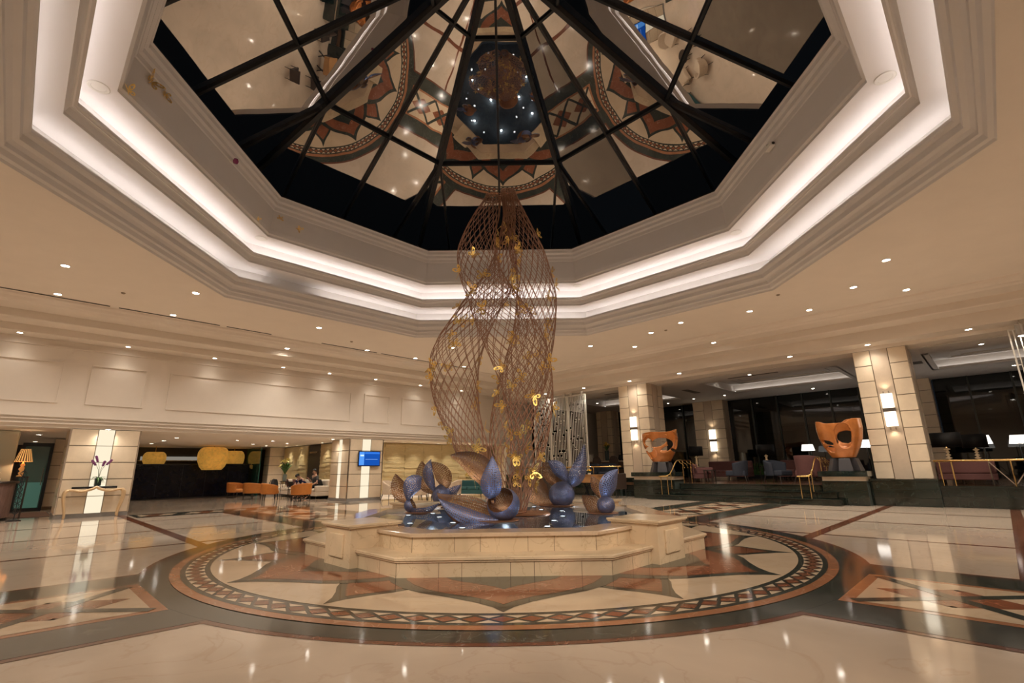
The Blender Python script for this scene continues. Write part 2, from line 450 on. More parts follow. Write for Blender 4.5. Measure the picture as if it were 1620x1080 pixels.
# ================================================================== HIGH CEILING AND COFFER
CX = -0.11
def oct_pt(R, k, z): a = PI / 8 + k * PI / 4; return (CX + R * math.cos(a), R * math.sin(a), z)
c = MB()
H = 5.89; q = 10.75 / S2
ov = [oct_pt(8.113, k, H) for k in range(8)]
cor = [(q, 0, H), (0, q, H), (-q, 0, H), (0, -q, H)]
c.add(ov + cor, [])
o = 0
for k in range(4):
    a = (2 * k - 1) % 8; b = 2 * k; d = (2 * k + 1) % 8; ck = 8 + k; cn = 8 + (k + 1) % 4
    c.f.append((a, b, ck)); c.m.append(0)
    c.f.append((b, d, cn, ck)); c.m.append(0)
struct(c.build('ceiling', PAINT))
# lowest coffer moulding (trim_1), middle tier, upper fascia and frame
t1 = MB().octring([(8.113, 5.885), (8.09, 5.93), (8.02, 5.95), (7.98, 6.03), (7.93, 6.05), (7.92, 6.12), (7.86, 6.17), (7.78, 6.20), (7.76, 6.30), (7.70, 6.33),
                   (7.673, 6.36), (7.673, 6.425), (7.72, 6.425), (7.72, 6.33), (8.12, 6.33), (8.12, 6.80)], CX, 0)
struct(t1.build('trim_1', [COFFER]))
t2 = MB().octring([(8.16, 6.788), (7.356, 6.788), (7.356, 6.84), (7.33, 6.87), (7.30, 6.93), (7.25, 6.97), (7.208, 6.985), (7.208, 7.05), (7.25, 7.05), (7.25, 6.95), (7.56, 6.95), (7.56, 7.42)], CX, 0,
                  mis=[1, 0, 0, 0, 0, 0, 0, 0, 1, 1, 1])
struct(t2.build('trim_2', [COFFER, COVEP]))
t3 = MB().octring([(7.60, 7.415), (6.753, 7.415), (6.753, 7.47), (6.70, 7.50), (6.68, 7.60), (6.62, 8.16), (6.60, 8.18), (6.58, 8.26), (6.53, 8.30), (6.52, 8.38), (6.46, 8.42), (6.45, 8.50), (6.418, 8.54)], CX, 0,
                  mis=[1, 0, 0, 0, 0, 0, 0, 0, 0, 0, 0, 0])
struct(t3.build('trim_3', [COFFER, COVEP]))
dk = MB().octring([(6.418, 8.54), (6.45, 8.60), (10.6, 8.60), (10.6, 7.9)], CX, 0, mi=0)
struct(dk.build('trim_4', [DECK]))
# hidden cove light strips: one lamp per side, one dead length on the lower ring
def strip_ring(name, R0, R1, z, skip=None, label=None):
    for k in range(8):
        a0 = PI / 8 + k * PI / 4; a1 = a0 + PI / 4
        def pt(R, u, zz):
            p = Vector((R * math.cos(a0), R * math.sin(a0))) * (1 - u) + Vector((R * math.cos(a1), R * math.sin(a1))) * u
            return (CX + p.x, p.y, zz)
        for (u0, u1) in (skip[k] if skip and k in skip else ((0.01, 0.99),)):
            m = MB(); h = .055
            vs = [pt(R, u, zz) for zz in (z, z + h) for R in (R0, R1) for u in (u0, u1)]
            m.add(vs, [(0, 1, 3, 2), (4, 6, 7, 5), (0, 4, 5, 1), (2, 3, 7, 6), (0, 2, 6, 4), (1, 5, 7, 3)], 0)
            ob = m.build('cove_light', COVEE)
            tag(ob, label, 'light', 'hidden cove light strips')
strip_ring('a', 7.255, 7.265, 6.985, label='light strip hidden in the white ceiling cove around the skylight')
strip_ring('b', 7.725, 7.735, 6.362, skip={2: ((0.01, .60), (.88, .99))}, label='light strip hidden in the white ceiling cove around the skylight')

# stepped cornice round the hall (square turned 45 degrees)
prof = [(10.70, 5.895), (10.73, 5.84), (10.80, 5.80), (10.86, 5.735), (10.94, 5.72), (11.0, 5.68), (11.70, 5.68), (11.70, 5.47), (11.725, 5.45),
        (12.45, 5.45), (12.45, 5.25)]
cn = MB(); n = len(prof)
for k in range(4):
    a = PI / 4 + k * PI / 2; cs, sn = math.cos(a), math.sin(a)
    vs = []
    for d, z in prof:
        for t in (-d, d): vs.append((d * cs - t * sn, d * sn + t * cs, z))
    cn.add(vs, [(2 * i, 2 * i + 1, 2 * i + 3, 2 * i + 2) for i in range(n - 1)], 0)
struct(cn.build('trim_5', WALLP))
# slot diffusers along the left cornice
for s0, s1 in ((-10.2, -8.2), (-7.9, -5.3), (-5.1, -2.5), (-2.3, -.9), (.9, 3.2), (3.4, 5.9), (6.1, 8.3)):
    ob = MB().box(s0, s1, 10.52, 10.60, 5.882, 5.888).build('slot_diffuser', mat('dark_slot', (0.05, 0.04, 0.03), 0.8), loc=(0, 0, 0), rz=RL)
    i_ = [-10.2, -7.9, -5.1, -2.3, .9, 3.4, 6.1].index(s0)
    tag(ob, ['dark air slot above left wall, nearest the left frame edge', 'dark air slot above left wall, second from left', 'dark air slot above left wall, third from left',
             'dark air slot above left wall, fourth from left', 'dark air slot above left wall, fifth from left', 'dark air slot above left wall, sixth from left, by the lattice sculpture',
             'dark air slot above left wall, behind the lattice sculpture'][i_], 'air vent', 'slot diffusers along the left cornice')
# left step down to wall, right beam
l = MB(); l.add([(-24, 12.45, 5.25), (12.45, 12.45, 5.25), (13.2, 13.2, 5.25), (-24, 13.2, 5.25)], [(0, 3, 2, 1)], 0)
W0 = -24
l.box(W0, 13.16, 13.155, 13.2, 5.03, 5.08)
l.add([(W0, 13.2, 5.26), (13.2, 13.2, 5.26), (13.2, 13.2, 2.95), (W0, 13.2, 2.95)], [(0, 1, 2, 3)], 0)
for z0, z1, dd in ((2.93, 2.96, .05), (2.84, 2.87, .04), (2.73, 2.76, .05)): l.box(W0, 13.15, 13.2 - dd, 13.2, z0, z1)
l.add([(W0, 13.2, 2.95), (13.2, 13.2, 2.95), (13.2, 13.24, 2.62), (W0, 13.24, 2.62)], [(0, 1, 2, 3)], 0)
struct(l.build('wall_left', WALLP, rz=RL))
# panel mouldings on the left wall
for s0, s1 in ((-12.5, -5.87), (-5.25, -3.79), (-3.16, 3.58), (4.20, 5.52), (6.17, 12.4)):
    m = MB(); w = .05; y0, y1 = 13.165, 13.2; z0, z1 = 3.35, 4.62
    m.box(s0, s1, y0, y1, z0, z0 + w); m.box(s0, s1, y0, y1, z1 - w, z1); m.box(s0, s0 + w, y0, y1, z0 + w, z1 - w); m.box(s1 - w, s1, y0, y1, z0 + w, z1 - w)
    struct(m.build('trim_6', WALLP, rz=RL))
# low bay: ceiling, back and side walls
b = MB()
b.add([(-24, 13.22, 2.62), (5, 13.22, 2.62), (5, 26, 2.62), (-24, 26, 2.62)], [(0, 3, 2, 1)], 0)
b.add([(5, 13.22, 2.62), (17.5, 13.22, 2.62), (17.5, 15.3, 2.62), (5, 15.3, 2.62)], [(0, 3, 2, 1)], 0)
struct(b.build('ceiling_bay', PAINT, rz=RL))
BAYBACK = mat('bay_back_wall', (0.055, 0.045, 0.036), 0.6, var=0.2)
b = MB().box(-24, 5, 25.6, 25.8, 0, 2.62); struct(b.build('wall_bay_back', BAYBACK, rz=RL))
b = MB().box(4.55, 4.75, 15.0, 25.7, 0, 2.62); struct(b.build('wall_bay_side', BAYBACK, rz=RL))
# near walls behind the camera
for nm, a in (('wall_near_left', PI + PI / 4), ('wall_near_right', -PI / 4)):
    w = MB(); w.add([(12.45, -14, 5.25), (12.45, 14, 5.25), (13.2, 14, 5.25), (13.2, -14, 5.25), (13.2, -14, 0), (13.2, 14, 0)], [(0, 1, 2, 3), (3, 2, 5, 4)], 0)
    struct(w.build(nm, WALLP, rz=a))
# right beam and lounge shell
r = MB()
r.add([(-12.45, 12.45, 5.26), (26, 12.45, 5.26), (26, 12.45, 5.06), (-12.45, 12.45, 5.06)], [(0, 1, 2, 3)], 0)
r.add([(-12.45, 12.45, 5.06), (26, 12.45, 5.06), (26, 13.2, 5.06), (-13.2, 13.2, 5.06)], [(0, 1, 2, 3)], 0)
r.box(-13.2, 26, 13.2, 14.9, 4.95, 5.06)
struct(r.build('wall_right', WALLP, rz=RR))
LCEIL = mat('lounge_ceiling_paint', (0.62, 0.57, 0.52), 0.75)
r = MB()
tr = [(-10.6, -5.3), (-2.65, 2.7), (5.3, 10.6)]; z = 4.93; M0, M1 = 15.3, 19.5
r.box(-13.2, 26, 14.0, M0, z, z + .06); r.box(-13.2, 26, M1, 22.6, z, z + .06)
xs = [-13.2] + [x for p in tr for x in p] + [26]
for i in range(0, len(xs), 2): r.box(xs[i], xs[i + 1], M0, M1, z, z + .06)
for x0, x1 in tr:
    zt = 5.32
    r.box(x0, x1, M0, M1, zt, zt + .05)
    lw = .16
    for (a0, a1, b0, b1) in ((x0, x1, M0, M0 + lw), (x0, x1, M1 - lw, M1), (x0, x0 + lw, M0, M1), (x1 - lw, x1, M0, M1)): r.box(a0, a1, b0, b1, z, z + .03)
    for (a0, a1, b0, b1) in ((x0 + lw, x1 - lw, M0 + lw, M0 + lw + .02), (x0 + lw, x1 - lw, M1 - lw - .02, M1 - lw)): r.box(a0, a1, b0, b1, z, z + .09)
    r.box(x0 - .05, x0, M0, M1, z, zt); r.box(x1, x1 + .05, M0, M1, z, zt); r.box(x0, x1, M0 - .05, M0, z, zt); r.box(x0, x1, M1, M1 + .05, z, zt)
    for o_ in (.5, .8): r.box(x0 + o_, x1 - o_, M0 + o_, M0 + o_ + .12, zt - .05, zt); r.box(x0 + o_, x1 - o_, M1 - o_ - .12, M1 - o_, zt - .05, zt); r.box(x0 + o_, x0 + o_ + .12, M0 + o_, M1 - o_, zt - .05, zt); r.box(x1 - o_ - .12, x1 - o_, M0 + o_, M1 - o_, zt - .05, zt)
struct(r.build('ceiling_lounge', LCEIL, rz=RR))
WOODF = mat('lounge_wood_floor', (0.10, 0.052, 0.027), 0.16, var=0.35, scale=3, stretch=(1, 9, 1))
r = MB().box(-13.2, 26, 13.0, 22.6, .5, .6); r.box(-2.70, 2.22, 12.56, 13.0, .5, .6)
struct(r.build('floor_lounge', WOODF, rz=RR))
r = MB(); r.box(-13.4, -13.2, 20.5, 23, 0, 5.3, 0); r.box(-13.4, -13.2, 13.2, 15.4, 0, 5.3, 0); r.box(-13.4, -13.2, 15.4, 20.5, 0, 1.2, 0); r.box(-13.4, -13.2, 15.4, 20.5, 1.2, 5.3, 1); struct(r.build('wall_lounge_left', [mat('lounge_wall_white', (0.74, 0.68, 0.6), .7), mat('dark_wall_glass', (.012, .02, .017), .12)], rz=RR))
r = MB().box(26, 26.2, 13.2, 23, 0, 5.3); struct(r.build('wall_lounge_right', WALLP, rz=RR))
# dark window wall of the lounge
MUL = mat('dark_mullion', (0.05, 0.055, 0.05), 0.35, 0.6)
for wi, (t0, t1, ms) in enumerate(((-13.2, -5.87, (-11.6, -10.0, -8.3, -6.85)), (-4.1, 3.5, (-2.80, -1.50, -.28, .98, 2.2)), (5.0, 26, (6.15, 7.5, 8.9, 10.3, 11.7)))):
    g = MB().box(t0, t1, 22.38, 22.42, .6, 4.93).build('window_%d' % (wi + 2), WINGL, rz=RR); struct(g)
    for t in ms:
        MB().box(t - .03, t + .03, 22.28, 22.38, .6, 4.93).build('mullion', MUL, parent=g)
# green marble: steps, low walls, kerbs
st = MB()
for i in range(3):
    m0 = 11.7 + .4 * i; z0 = .2 * i
    if i < 2: st.box(-3.75 + .15 * i, 2.85 - .15 * i, m0, 12.2, z0, z0 + .17); st.box(-3.78 + .15 * i, 2.88 - .15 * i, m0 - .03, 12.2, z0 + .17, z0 + .2)
    st.box(-2.70, 2.22, max(m0, 12.2), 13.0, z0, z0 + (.2 if i < 2 else .17))
    if i == 2: st.box(-2.70, 2.22, m0 - .03, 12.56, z0 + .17, z0 + .202)
tag(st.build('lounge_steps', GREENM, rz=RR, bevel=.008), 'three wide dark green marble steps up to the lounge', 'steps')
def low_wall(t0, t1, m0, m1, h, label, rows):
    w = MB(); dz = h / rows; x = t0; k = 0
    w.box(t0, t1, m0 + .008, m1, 0, h - .04, 1)
    for i in range(rows):
        x = t0 - (.0 if i % 2 else .35)
        while x < t1 - .02:
            a, b_ = max(x, t0), min(x + .72, t1)
            if b_ - a > .03: w.box(a + .003, b_ - .003, m0, m0 + .02, i * dz + .003, (i + 1) * dz - .003 - (.04 if i == rows - 1 else 0))
            x += .72
    w.box(t0 - .03, t1 + .03, m0 - .03, m1, h - .04, h)
    return tag(w.build('low_wall', [GREENM, GROUT], rz=RR), label, 'low wall', 'dark green marble low walls')
low_wall(5.12, 26, 12.95, 13.3, .60, 'dark green marble low wall under the brass rail at far right', 2)
low_wall(-13.0, -5.75, 12.95, 13.3, .95, 'dark green marble low wall behind the right-hand flower sculptures', 3)

# ================================================================== SKYLIGHT
sk = thing('window_1', None, None); struct(sk)
AL = math.radians(31); ZA = 13.9; TA = math.tan(AL)
AP1 = 9.6                      # apothem where the glass ends
def roof(ap, x, k, off=0.0):
    """point on facet k at apothem ap and lateral offset x, off below the glass"""
    a = k * PI / 4; nx, ny = math.cos(a), math.sin(a)
    return Vector((CX + nx * ap - ny * x - nx * math.sin(AL) * off, ny * ap + nx * x - ny * math.sin(AL) * off, ZA - TA * ap - math.cos(AL) * off))
T8 = math.tan(PI / 8); rings = [0.0, 1.63, 4.68, AP1]
dark_panes = {(1, 2, 1), (0, 2, 0), (1, 3, 1), (7, 3, 1), (0, 2, 2), (1, 2, 0)}
dark_panes = {(1, 2, 1), (1, 3, 2), (0, 3, 1)}
for k in range(8):
    for j in range(3):
        a0, a1 = rings[j], rings[j + 1]
        if j < 2: cuts = [(-1, 0), (0, 1)]
        else: cuts = [(-1, -.5), (-.5, 0), (0, .5), (.5, 1)]
        for ci, (u0, u1) in enumerate(cuts):
            if j < 2:
                pts = [(a0, a0 * T8 * u0), (a1, a1 * T8 * u0), (a1, a1 * T8 * u1), (a0, a0 * T8 * u1)]
            else:
                w0 = a0 * T8
                # jack rafters run straight down from the ring nodes
                X = {-1: (-w0, -a1 * T8), -.5: (-w0, -w0), 0: (0, 0), .5: (w0, w0), 1: (w0, a1 * T8)}
                pts = [(a0, X[u0][0]), (a1, X[u0][1]), (a1, X[u1][1]), (a0, X[u1][0])]
            vs = [roof(a, x, k) for a, x in pts]
            if a0 == 0: vs = vs[:3]
            if j == 2 and ci in (0, 3): vs = [vs[0], vs[1], vs[2]] if ci == 0 else [vs[0], vs[1], vs[2]]
            dark = (k, j + 1, ci) in dark_panes
            MB().add(vs, [tuple(range(len(vs)))]).build('pane', ROOFGLD if dark else ROOFGL, parent=sk)
def member(name, p, q, w, h):
    MB().bar(p, q, w, h).build(name, BLACKST, parent=sk, bevel=.008)
for k in range(8):
    # ridge rafter between facets k and k+1
    p = roof(0.15, .15 * T8, k, .09); q_ = roof(AP1, AP1 * T8, k, .09); member('ridge_rafter', p, q_, .13, .2)
    member('centre_rafter', roof(.4, 0, k, .06), roof(AP1, 0, k, .06), .07, .12)
    w0 = 4.68 * T8
    for sg in (1, -1): member('jack_rafter', roof(4.68, sg * w0, k, .06), roof(AP1, sg * w0, k, .06), .07, .12)
    for ap in (1.63, 4.68): member('purlin', roof(ap, -ap * T8, k, .06), roof(ap, ap * T8, k, .06), .08, .12)
MB().lathe([(0.0, -.25), (.22, -.25), (.26, -.05), (.26, .0)], 16, (CX, 0, ZA - .12)).build('hub', BLACKST, parent=sk)

# ================================================================== FOUNTAIN
fo = thing('fountain', 'octagonal cream marble fountain with bench, dark still pool and corner pedestals', 'fountain')
K8 = 1 / math.cos(PI / 8)
def octr(ap): return ap * K8
bn = MB().octring([(octr(3.10), 0.0), (octr(3.10), .175), (octr(3.12), .185), (octr(3.12), .20), (octr(3.14), .21), (octr(3.14), .235), (octr(3.12), .245), (octr(2.75), .245)])
def seams(m, ap, z0, z1, mi, n=6):
    side = 2 * ap * math.tan(PI / 8)
    for k in range(8):
        a = k * PI / 4
        for i in range(n + 1):
            t = (-.5 + i / n + (.03 * math.sin(k * 5 + i * 3) if 0 < i < n else 0)) * side
            c_, s_ = math.cos(a), math.sin(a); r = ap + .0008; w = .0035
            m.add([(r * c_ - tt * s_, r * s_ + tt * c_, z) for tt in (t - w, t + w) for z in (z0, z1)], [(0, 2, 3, 1)], mi)
SEAM = mat('stone_seam', (.20, .13, .075), .5)
seams(bn, 3.10, .0, .175, 1)
bn.build('bench', [FOUNT, SEAM], parent=fo)
bw = MB().octring([(octr(2.80), .24), (octr(2.80), .425)]); seams(bw, 2.80, .245, .425, 1, 5); bw.build('basin_wall', [FOUNT, SEAM], parent=fo)
rm = MB().octring([(octr(2.80), .425), (octr(2.84), .43), (octr(2.84), .465), (octr(2.82), .475), (octr(2.42), .475), (octr(2.42), .40)])
rm.build('rim', FOUNTTOP, parent=fo)
pool_in = MB().octring([(octr(2.425), .47), (octr(2.425), .12), (0.01, .12)]); pool_in.build('pool_lining', mat('slate_pool_lining', (.10, .105, .11), .4, var=.3, scale=6), parent=fo)
MB().octring([(octr(2.42), .43), (0.001, .43)]).build('water', WATER, parent=fo)
for k in range(4):
    a = PI / 4 + k * PI / 2
    m = MB(); m.box(2.5, 3.22, -.36, .36, 0, .51)
    s0 = len(m.v); m.box(2.47, 3.26, -.40, .40, .51, .53); m.box(2.46, 3.28, -.41, .41, .53, .56)
    p_ = m.build('pedestal', FOUNT, parent=fo, rz=a, bevel=.006)
    MB().box(3.215, 3.25, -.19, .19, .13, .43).build('pedestal_panel', FOUNT, parent=p_, bevel=.012)
POOLPTS = [(-0.82, -1.22), (-1.5, -1.23), (-1.17, -0.25), (-1.81, 0.19), (-1.4, 0.52), (0.09, 0.01), (1.11, 0.68), (1.63, 0.32), (1.01, -0.38),
           (0.79, -1.1), (-0.61, -1.93), (0.62, -1.88), (-1.0, 1.84), (0.62, 1.83), (-1.62, 1.23), (0.73, 1.08)]
for i, (x, y) in enumerate(POOLPTS):
    m = MB().lathe([(.055, -.01), (.06, .006), (.045, .008)], 16, (x, y, .43), 0)
    pl = m.build('pool_light', STEEL, parent=fo, smooth=False)
    MB().lathe([(.044, .0), (.04, .002), (0, .002)], 16, (x, y, .437)).build('light_lens', POOLE, parent=pl)

# ================================================================== LATTICE SCULPTURE
TA_ = [(7.12, -0.34, -0.01), (6.63, -0.61, -0.05), (6.18, -0.82, -0.13), (5.73, -0.95, -0.14), (5.3, -0.92, -0.03), (4.97, -0.84, 0.13), (4.59, -0.7, 0.36), (4.21, -0.6, 0.6), (3.76, -0.43, 0.81), (3.24, -0.21, 0.93), (2.6, 0.01, 0.96), (2.04, 0.09, 0.89), (1.65, 0.11, 0.79), (1.15, 0.11, 0.62), (0.69, 0.07, 0.46), (0.44, 0.08, 0.39)]
TB_ = [(7.21, -0.02, 0.27), (6.64, 0.03, 0.29), (6.12, -0.06, 0.28), (5.72, -0.17, 0.3), (5.29, -0.37, 0.28), (4.82, -0.73, 0.14), (4.55, -0.93, -0.03), (4.22, -1.14, -0.19), (3.91, -1.33, -0.32), (3.51, -1.47, -0.44), (3.16, -1.48, -0.5), (2.74, -1.42, -0.5), (2.3, -1.28, -0.47), (1.87, -1.07, -0.37), (1.53, -0.92, -0.28), (1.27, -0.71, -0.25), (0.87, -0.41, -0.2), (0.45, -0.32, -0.16)]
TC_ = [(7.21, 0.02, 0.3), (6.62, 0.08, 0.53), (6.16, 0.12, 0.73), (5.72, 0.15, 0.91), (5.18, 0.29, 1.04), (4.71, 0.28, 1.12), (4.3, 0.25, 1.1), (3.93, 0.18, 1.06), (3.49, 0.05, 0.98), (2.85, -0.13, 0.82), (2.39, -0.24, 0.65), (1.86, -0.29, 0.49), (1.5, -0.27, 0.36), (1.03, -0.1, 0.32), (0.44, 0.01, 0.3)]
def interp(T, z):
    T2 = sorted(T)
    if z <= T2[0][0]: return T2[0][1:]
    for i in range(len(T2) - 1):
        if T2[i][0] <= z <= T2[i + 1][0]:
            u = (z - T2[i][0]) / (T2[i + 1][0] - T2[i][0])
            # smooth (Catmull-Rom)
            g = []
            for c_ in (1, 2):
                p0 = T2[max(i - 1, 0)][c_]; p1 = T2[i][c_]; p2 = T2[i + 1][c_]; p3 = T2[min(i + 2, len(T2) - 1)][c_]
                g.append(0.5 * (2 * p1 + (p2 - p0) * u + (2 * p0 - 5 * p1 + 4 * p2 - p3) * u * u + (3 * p1 - p0 - 3 * p2 + p3) * u ** 3))
            return tuple(g)
    return T2[-1][1:]
sc_ = thing('lattice_sculpture', 'tall twisted copper lattice sculpture dotted with gold butterflies rising from the pool', 'sculpture', (0, 0, 0))
def ycen(which, z):
    if which == 'A': return .2 - .30 * math.exp(-((z - 3.9) / 1.5) ** 2)
    if which == 'B': return .2 + .16 * math.exp(-((z - 4.4) / 1.2) ** 2) - .1 * math.exp(-((z - 2.8) / 1.0) ** 2)
    return .2 + .12 * math.exp(-((z - 3.0) / 1.2) ** 2)
def surf(which, T, z, a):
    l, r = interp(T, z); cx = (l + r) / 2; hw = (r - l) / 2
    dw = min(max(hw * .8, .13), .40)
    return Vector((cx + hw * math.cos(a), ycen(which, z) + dw * math.sin(a), z))
for which, T, N, turn in (('A', TA_, 18, 2.4), ('B', TB_, 18, 2.3), ('C', TC_, 19, 2.2)):
    zt, zb = T[0][0], T[-1][0]; m = MB(); NS = 80
    for sg in (1, -1):
        for k in range(N):
            pts = []
            for i in range(NS + 1):
                u = i / NS; z = zb + (zt - zb) * u
                pts.append(surf(which, T, z, 2 * PI * k / N + sg * turn * PI * u))
            m.tube(pts, .0068, 4, 0)
    for z in (zt - .02, zt - .07, zt - .12, zb + .03):
        m.tube([surf(which, T, z, 2 * PI * i / 24) for i in range(24)], .012, 4, 0, closed=True)
    m.build('lattice_tube', LATT, parent=sc_, smooth=True)
MB().lathe([(.0, .0), (.50, .0), (.52, .015), (.50, .03), (0, .03)], 40, (.33, .22, .425)).build('base_plate', COPPER, parent=sc_)
# copper collar sheet round the foot of the left stem
m = MB().grid(lambda u, v: tuple(surf('B', TB_, .45 + 1.35 * v, 2 * PI * u) + Vector((0, 0, 0))), 28, 14, 0, (1.6, 1.4), closed_u=True, skip=lambda u, v: math.sin(2 * PI * u) > -.2 or v > .55 + .4 * abs(math.cos(2 * PI * u)) ** .5)
m.build('foot_collar', COPPERP, parent=sc_, smooth=True, solid=.006)

random.seed(11)
def butterfly_mesh():
    m = MB()
    def wing(pts, y):
        return pts
    up = [(.01, .0), (.03, .05), (.075, .085), (.115, .09), (.12, .06), (.10, .03), (.06, .0), (.02, -.01)]
    lo = [(.01, -.01), (.05, -.012), (.08, -.03), (.085, -.06), (.065, -.08), (.04, -.07), (.02, -.04)]
    for sx in (1, -1):
        for W in (up, lo):
            # open filigree: rim and inner vein strips with gaps between
            n = len(W); cxx = sum(p[0] for p in W) / n; cyy = sum(p[1] for p in W) / n
            ring = [(x, y) for x, y in W]; inn = [(cxx + (x - cxx) * .66, cyy + (y - cyy) * .66) for x, y in W]; inn2 = [(cxx + (x - cxx) * .36, cyy + (y - cyy) * .36) for x, y in W]
            T = lambda p, dz: (sx * p[0] * .92, p[1], abs(p[0]) * .55 + dz)
            for A_, B_, only in ((ring, inn, None), (inn, inn2, 1)):
                for i in range(n):
                    if only is not None and i % 2: continue
                    j = (i + 1) % n
                    q = [T(A_[i], 0), T(A_[j], 0), T(B_[j], 0), T(B_[i], 0)]; q2 = [(x, y, z + .003) for x, y, z in q]
                    m.add(q + q2, [(0, 1, 2, 3), (7, 6, 5, 4), (0, 4, 5, 1), (1, 5, 6, 2), (2, 6, 7, 3), (3, 7, 4, 0)])
    m.tube([(0, -.06, .0), (0, -.02, .006), (0, .03, .006), (0, .05, .002)], [.003, .006, .007, .003], 6)
    for sx in (1, -1): m.tube([(0, .05, .003), (sx * .015, .075, .01), (sx * .028, .085, .012)], .0015, 4)
    return m
_bm = butterfly_mesh()
_bproto = _bm.build('butterfly', GOLD, parent=sc_)
spots_ = []
for which, T, cnt in (('A', TA_, 30), ('B', TB_, 30), ('C', TC_, 26)):
    zt, zb = T[0][0], T[-1][0]
    for i in range(cnt):
        u = (i + random.random()) / cnt; z = zb + .5 + (zt - .75 - zb - .5) * (u ** 1.15)
        a = random.uniform(-PI, .25) if random.random() < .82 else random.uniform(0, PI)
        p = surf(which, T, z, a); p2 = surf(which, T, z, a + .05); p3 = surf(which, T, z + .05, a)
        nrm = (p2 - p).cross(p3 - p).normalized()
        cxx = sum(interp(T, z)) / 2
        if nrm.dot(p - Vector((cxx, ycen(which, z), z))) < 0: nrm = -nrm
        spots_.append((p + nrm * .018, nrm))
for i, (p, nrm) in enumerate(spots_):
    o_ = _bproto if i == 0 else _bproto.copy()
    if i: COL.objects.link(o_); o_.parent = sc_
    rotq = nrm.to_track_quat('Z', 'Y').to_matrix().to_4x4() @ Matrix.Rotation(random.uniform(0, 2 * PI), 4, 'Z')
    s_ = random.uniform(.95, 1.4)
    o_.location = p; o_.rotation_euler = rotq.to_euler(); o_.scale = (s_,) * 3

# loose butterflies fixed to the coffer fascia
FB = [((-6.30, -2.13, 8.04), 180, 1.5, 'biggest gold filigree butterfly on the left coffer face'),
      ((-6.36, -2.49, 7.52), 180, 1.1, 'gold filigree butterfly on left coffer face, lowest, right by the left corner'),
      ((-6.30, -1.79, 8.06), 180, 1.1, 'small gold butterfly on left coffer face, high under the frame moulding'),
      ((-6.36, 1.87, 7.52), 180, .8, 'small gold butterfly on left coffer face, low beside the far left corner'),
      ((-6.14, 2.69, 8.0), 135, .8, 'small gold butterfly on the far left coffer face, upper one beside the corner'),
      ((-5.78, 3.07, 7.86), 135, .9, 'gold butterfly on the far left coffer face, right of its neighbour')]
def fascia_point(x, y, z):
    """nearest point on the sloping fascia, and its inward normal"""
    best = None
    for k in range(8):
        a = k * PI / 4; d = (x - CX) * math.cos(a) + y * math.sin(a)
        if best is None or d > best[0]: best = (d, a)
    d, a = best; R = 6.68 + (6.62 - 6.68) * (z - 7.6) / .56; ap = R * math.cos(PI / 8)
    t = -(x - CX) * math.sin(a) + y * math.cos(a)
    n = Vector((-math.cos(a), -math.sin(a), 0))
    return Vector((CX + ap * math.cos(a) - t * math.sin(a), ap * math.sin(a) + t * math.cos(a), z)), n
for (x, y, z), _, s_, lab in FB:
    p, n = fascia_point(x, y, z)
    o_ = bpy.data.objects.new('butterfly', _bproto.data); COL.objects.link(o_)
    o_.location = p + n * .02; o_.rotation_euler = (n.to_track_quat('Z', 'Y').to_matrix().to_4x4() @ Matrix.Rotation(random.uniform(0, 6), 4, 'Z')).to_euler(); o_.scale = (s_,) * 3
    tag(o_, lab, 'butterfly')

# ================================================================== FLOWER / BIRD SCULPTURES
def shell(name, fn, nu, nv, uvs, parent, outer=BLUEP, inner=COPPERP, th=.006, closed_u=False, skip=None):
    """two-skin sheet: outer skin on the +normal side, inner skin on the other"""
    m = MB(); eps = 1e-3
    def nrm(u, v):
        p = Vector(fn(u, v)); a = Vector(fn(min(u + eps, 1), v)) - Vector(fn(max(u - eps, 0), v)); b = Vector(fn(u, min(v + eps, 1))) - Vector(fn(u, max(v - eps, 0)))
        n = a.cross(b)
        return p, (n.normalized() if n.length > 1e-12 else Vector((0, 0, 0)))
    def out(u, v): p, n = nrm(u, v); return tuple(p + n * th)
    m.grid(out, nu, nv, 0, uvs, closed_u, skip)
    m.grid(lambda u, v: tuple(fn(u, v)), nu, nv, 1, uvs, closed_u, skip)
    return m.build(name, [outer, inner], parent=parent, smooth=True)
def petal(parent, base, tip, ctrl, width, cup, side, name='petal', flip=False, outer=BLUEP, inner=COPPERP, peak=.55, curl=0.0, tipcurl=(0, 0, 0)):
    """leaf shaped sheet from base to tip; side = width direction; cupped"""
    B, T, Cc = Vector(base), Vector(tip), Vector(ctrl); S = Vector(side).normalized()
    L = (T - B).length
    def fn(u, v):
        p = B * (1 - u) ** 2 + Cc * 2 * u * (1 - u) + T * u * u
        d = (Cc - B) * 2 * (1 - u) + (T - Cc) * 2 * u; d.normalize()
        s = (S - d * S.dot(d)).normalized(); n = d.cross(s)
        if flip: n = -n
        e = math.log(.5) / math.log(peak); w = width / 2 * (math.sin(PI * min(max(u, .0), 1) ** e) ** .95 + .10 * (1 - u))
        t = 2 * v - 1
        return p + s * (t * w) + n * (cup * (1 - t * t) * math.sin(PI * min(1, u * .9 + .1)) ) + Vector(tipcurl) * u ** 4
    def fn2(u, v): return fn(u, v) if not flip else fn(u, 1 - v)
    return shell(name, fn2, 18, 12, (L, width), parent, outer, inner)
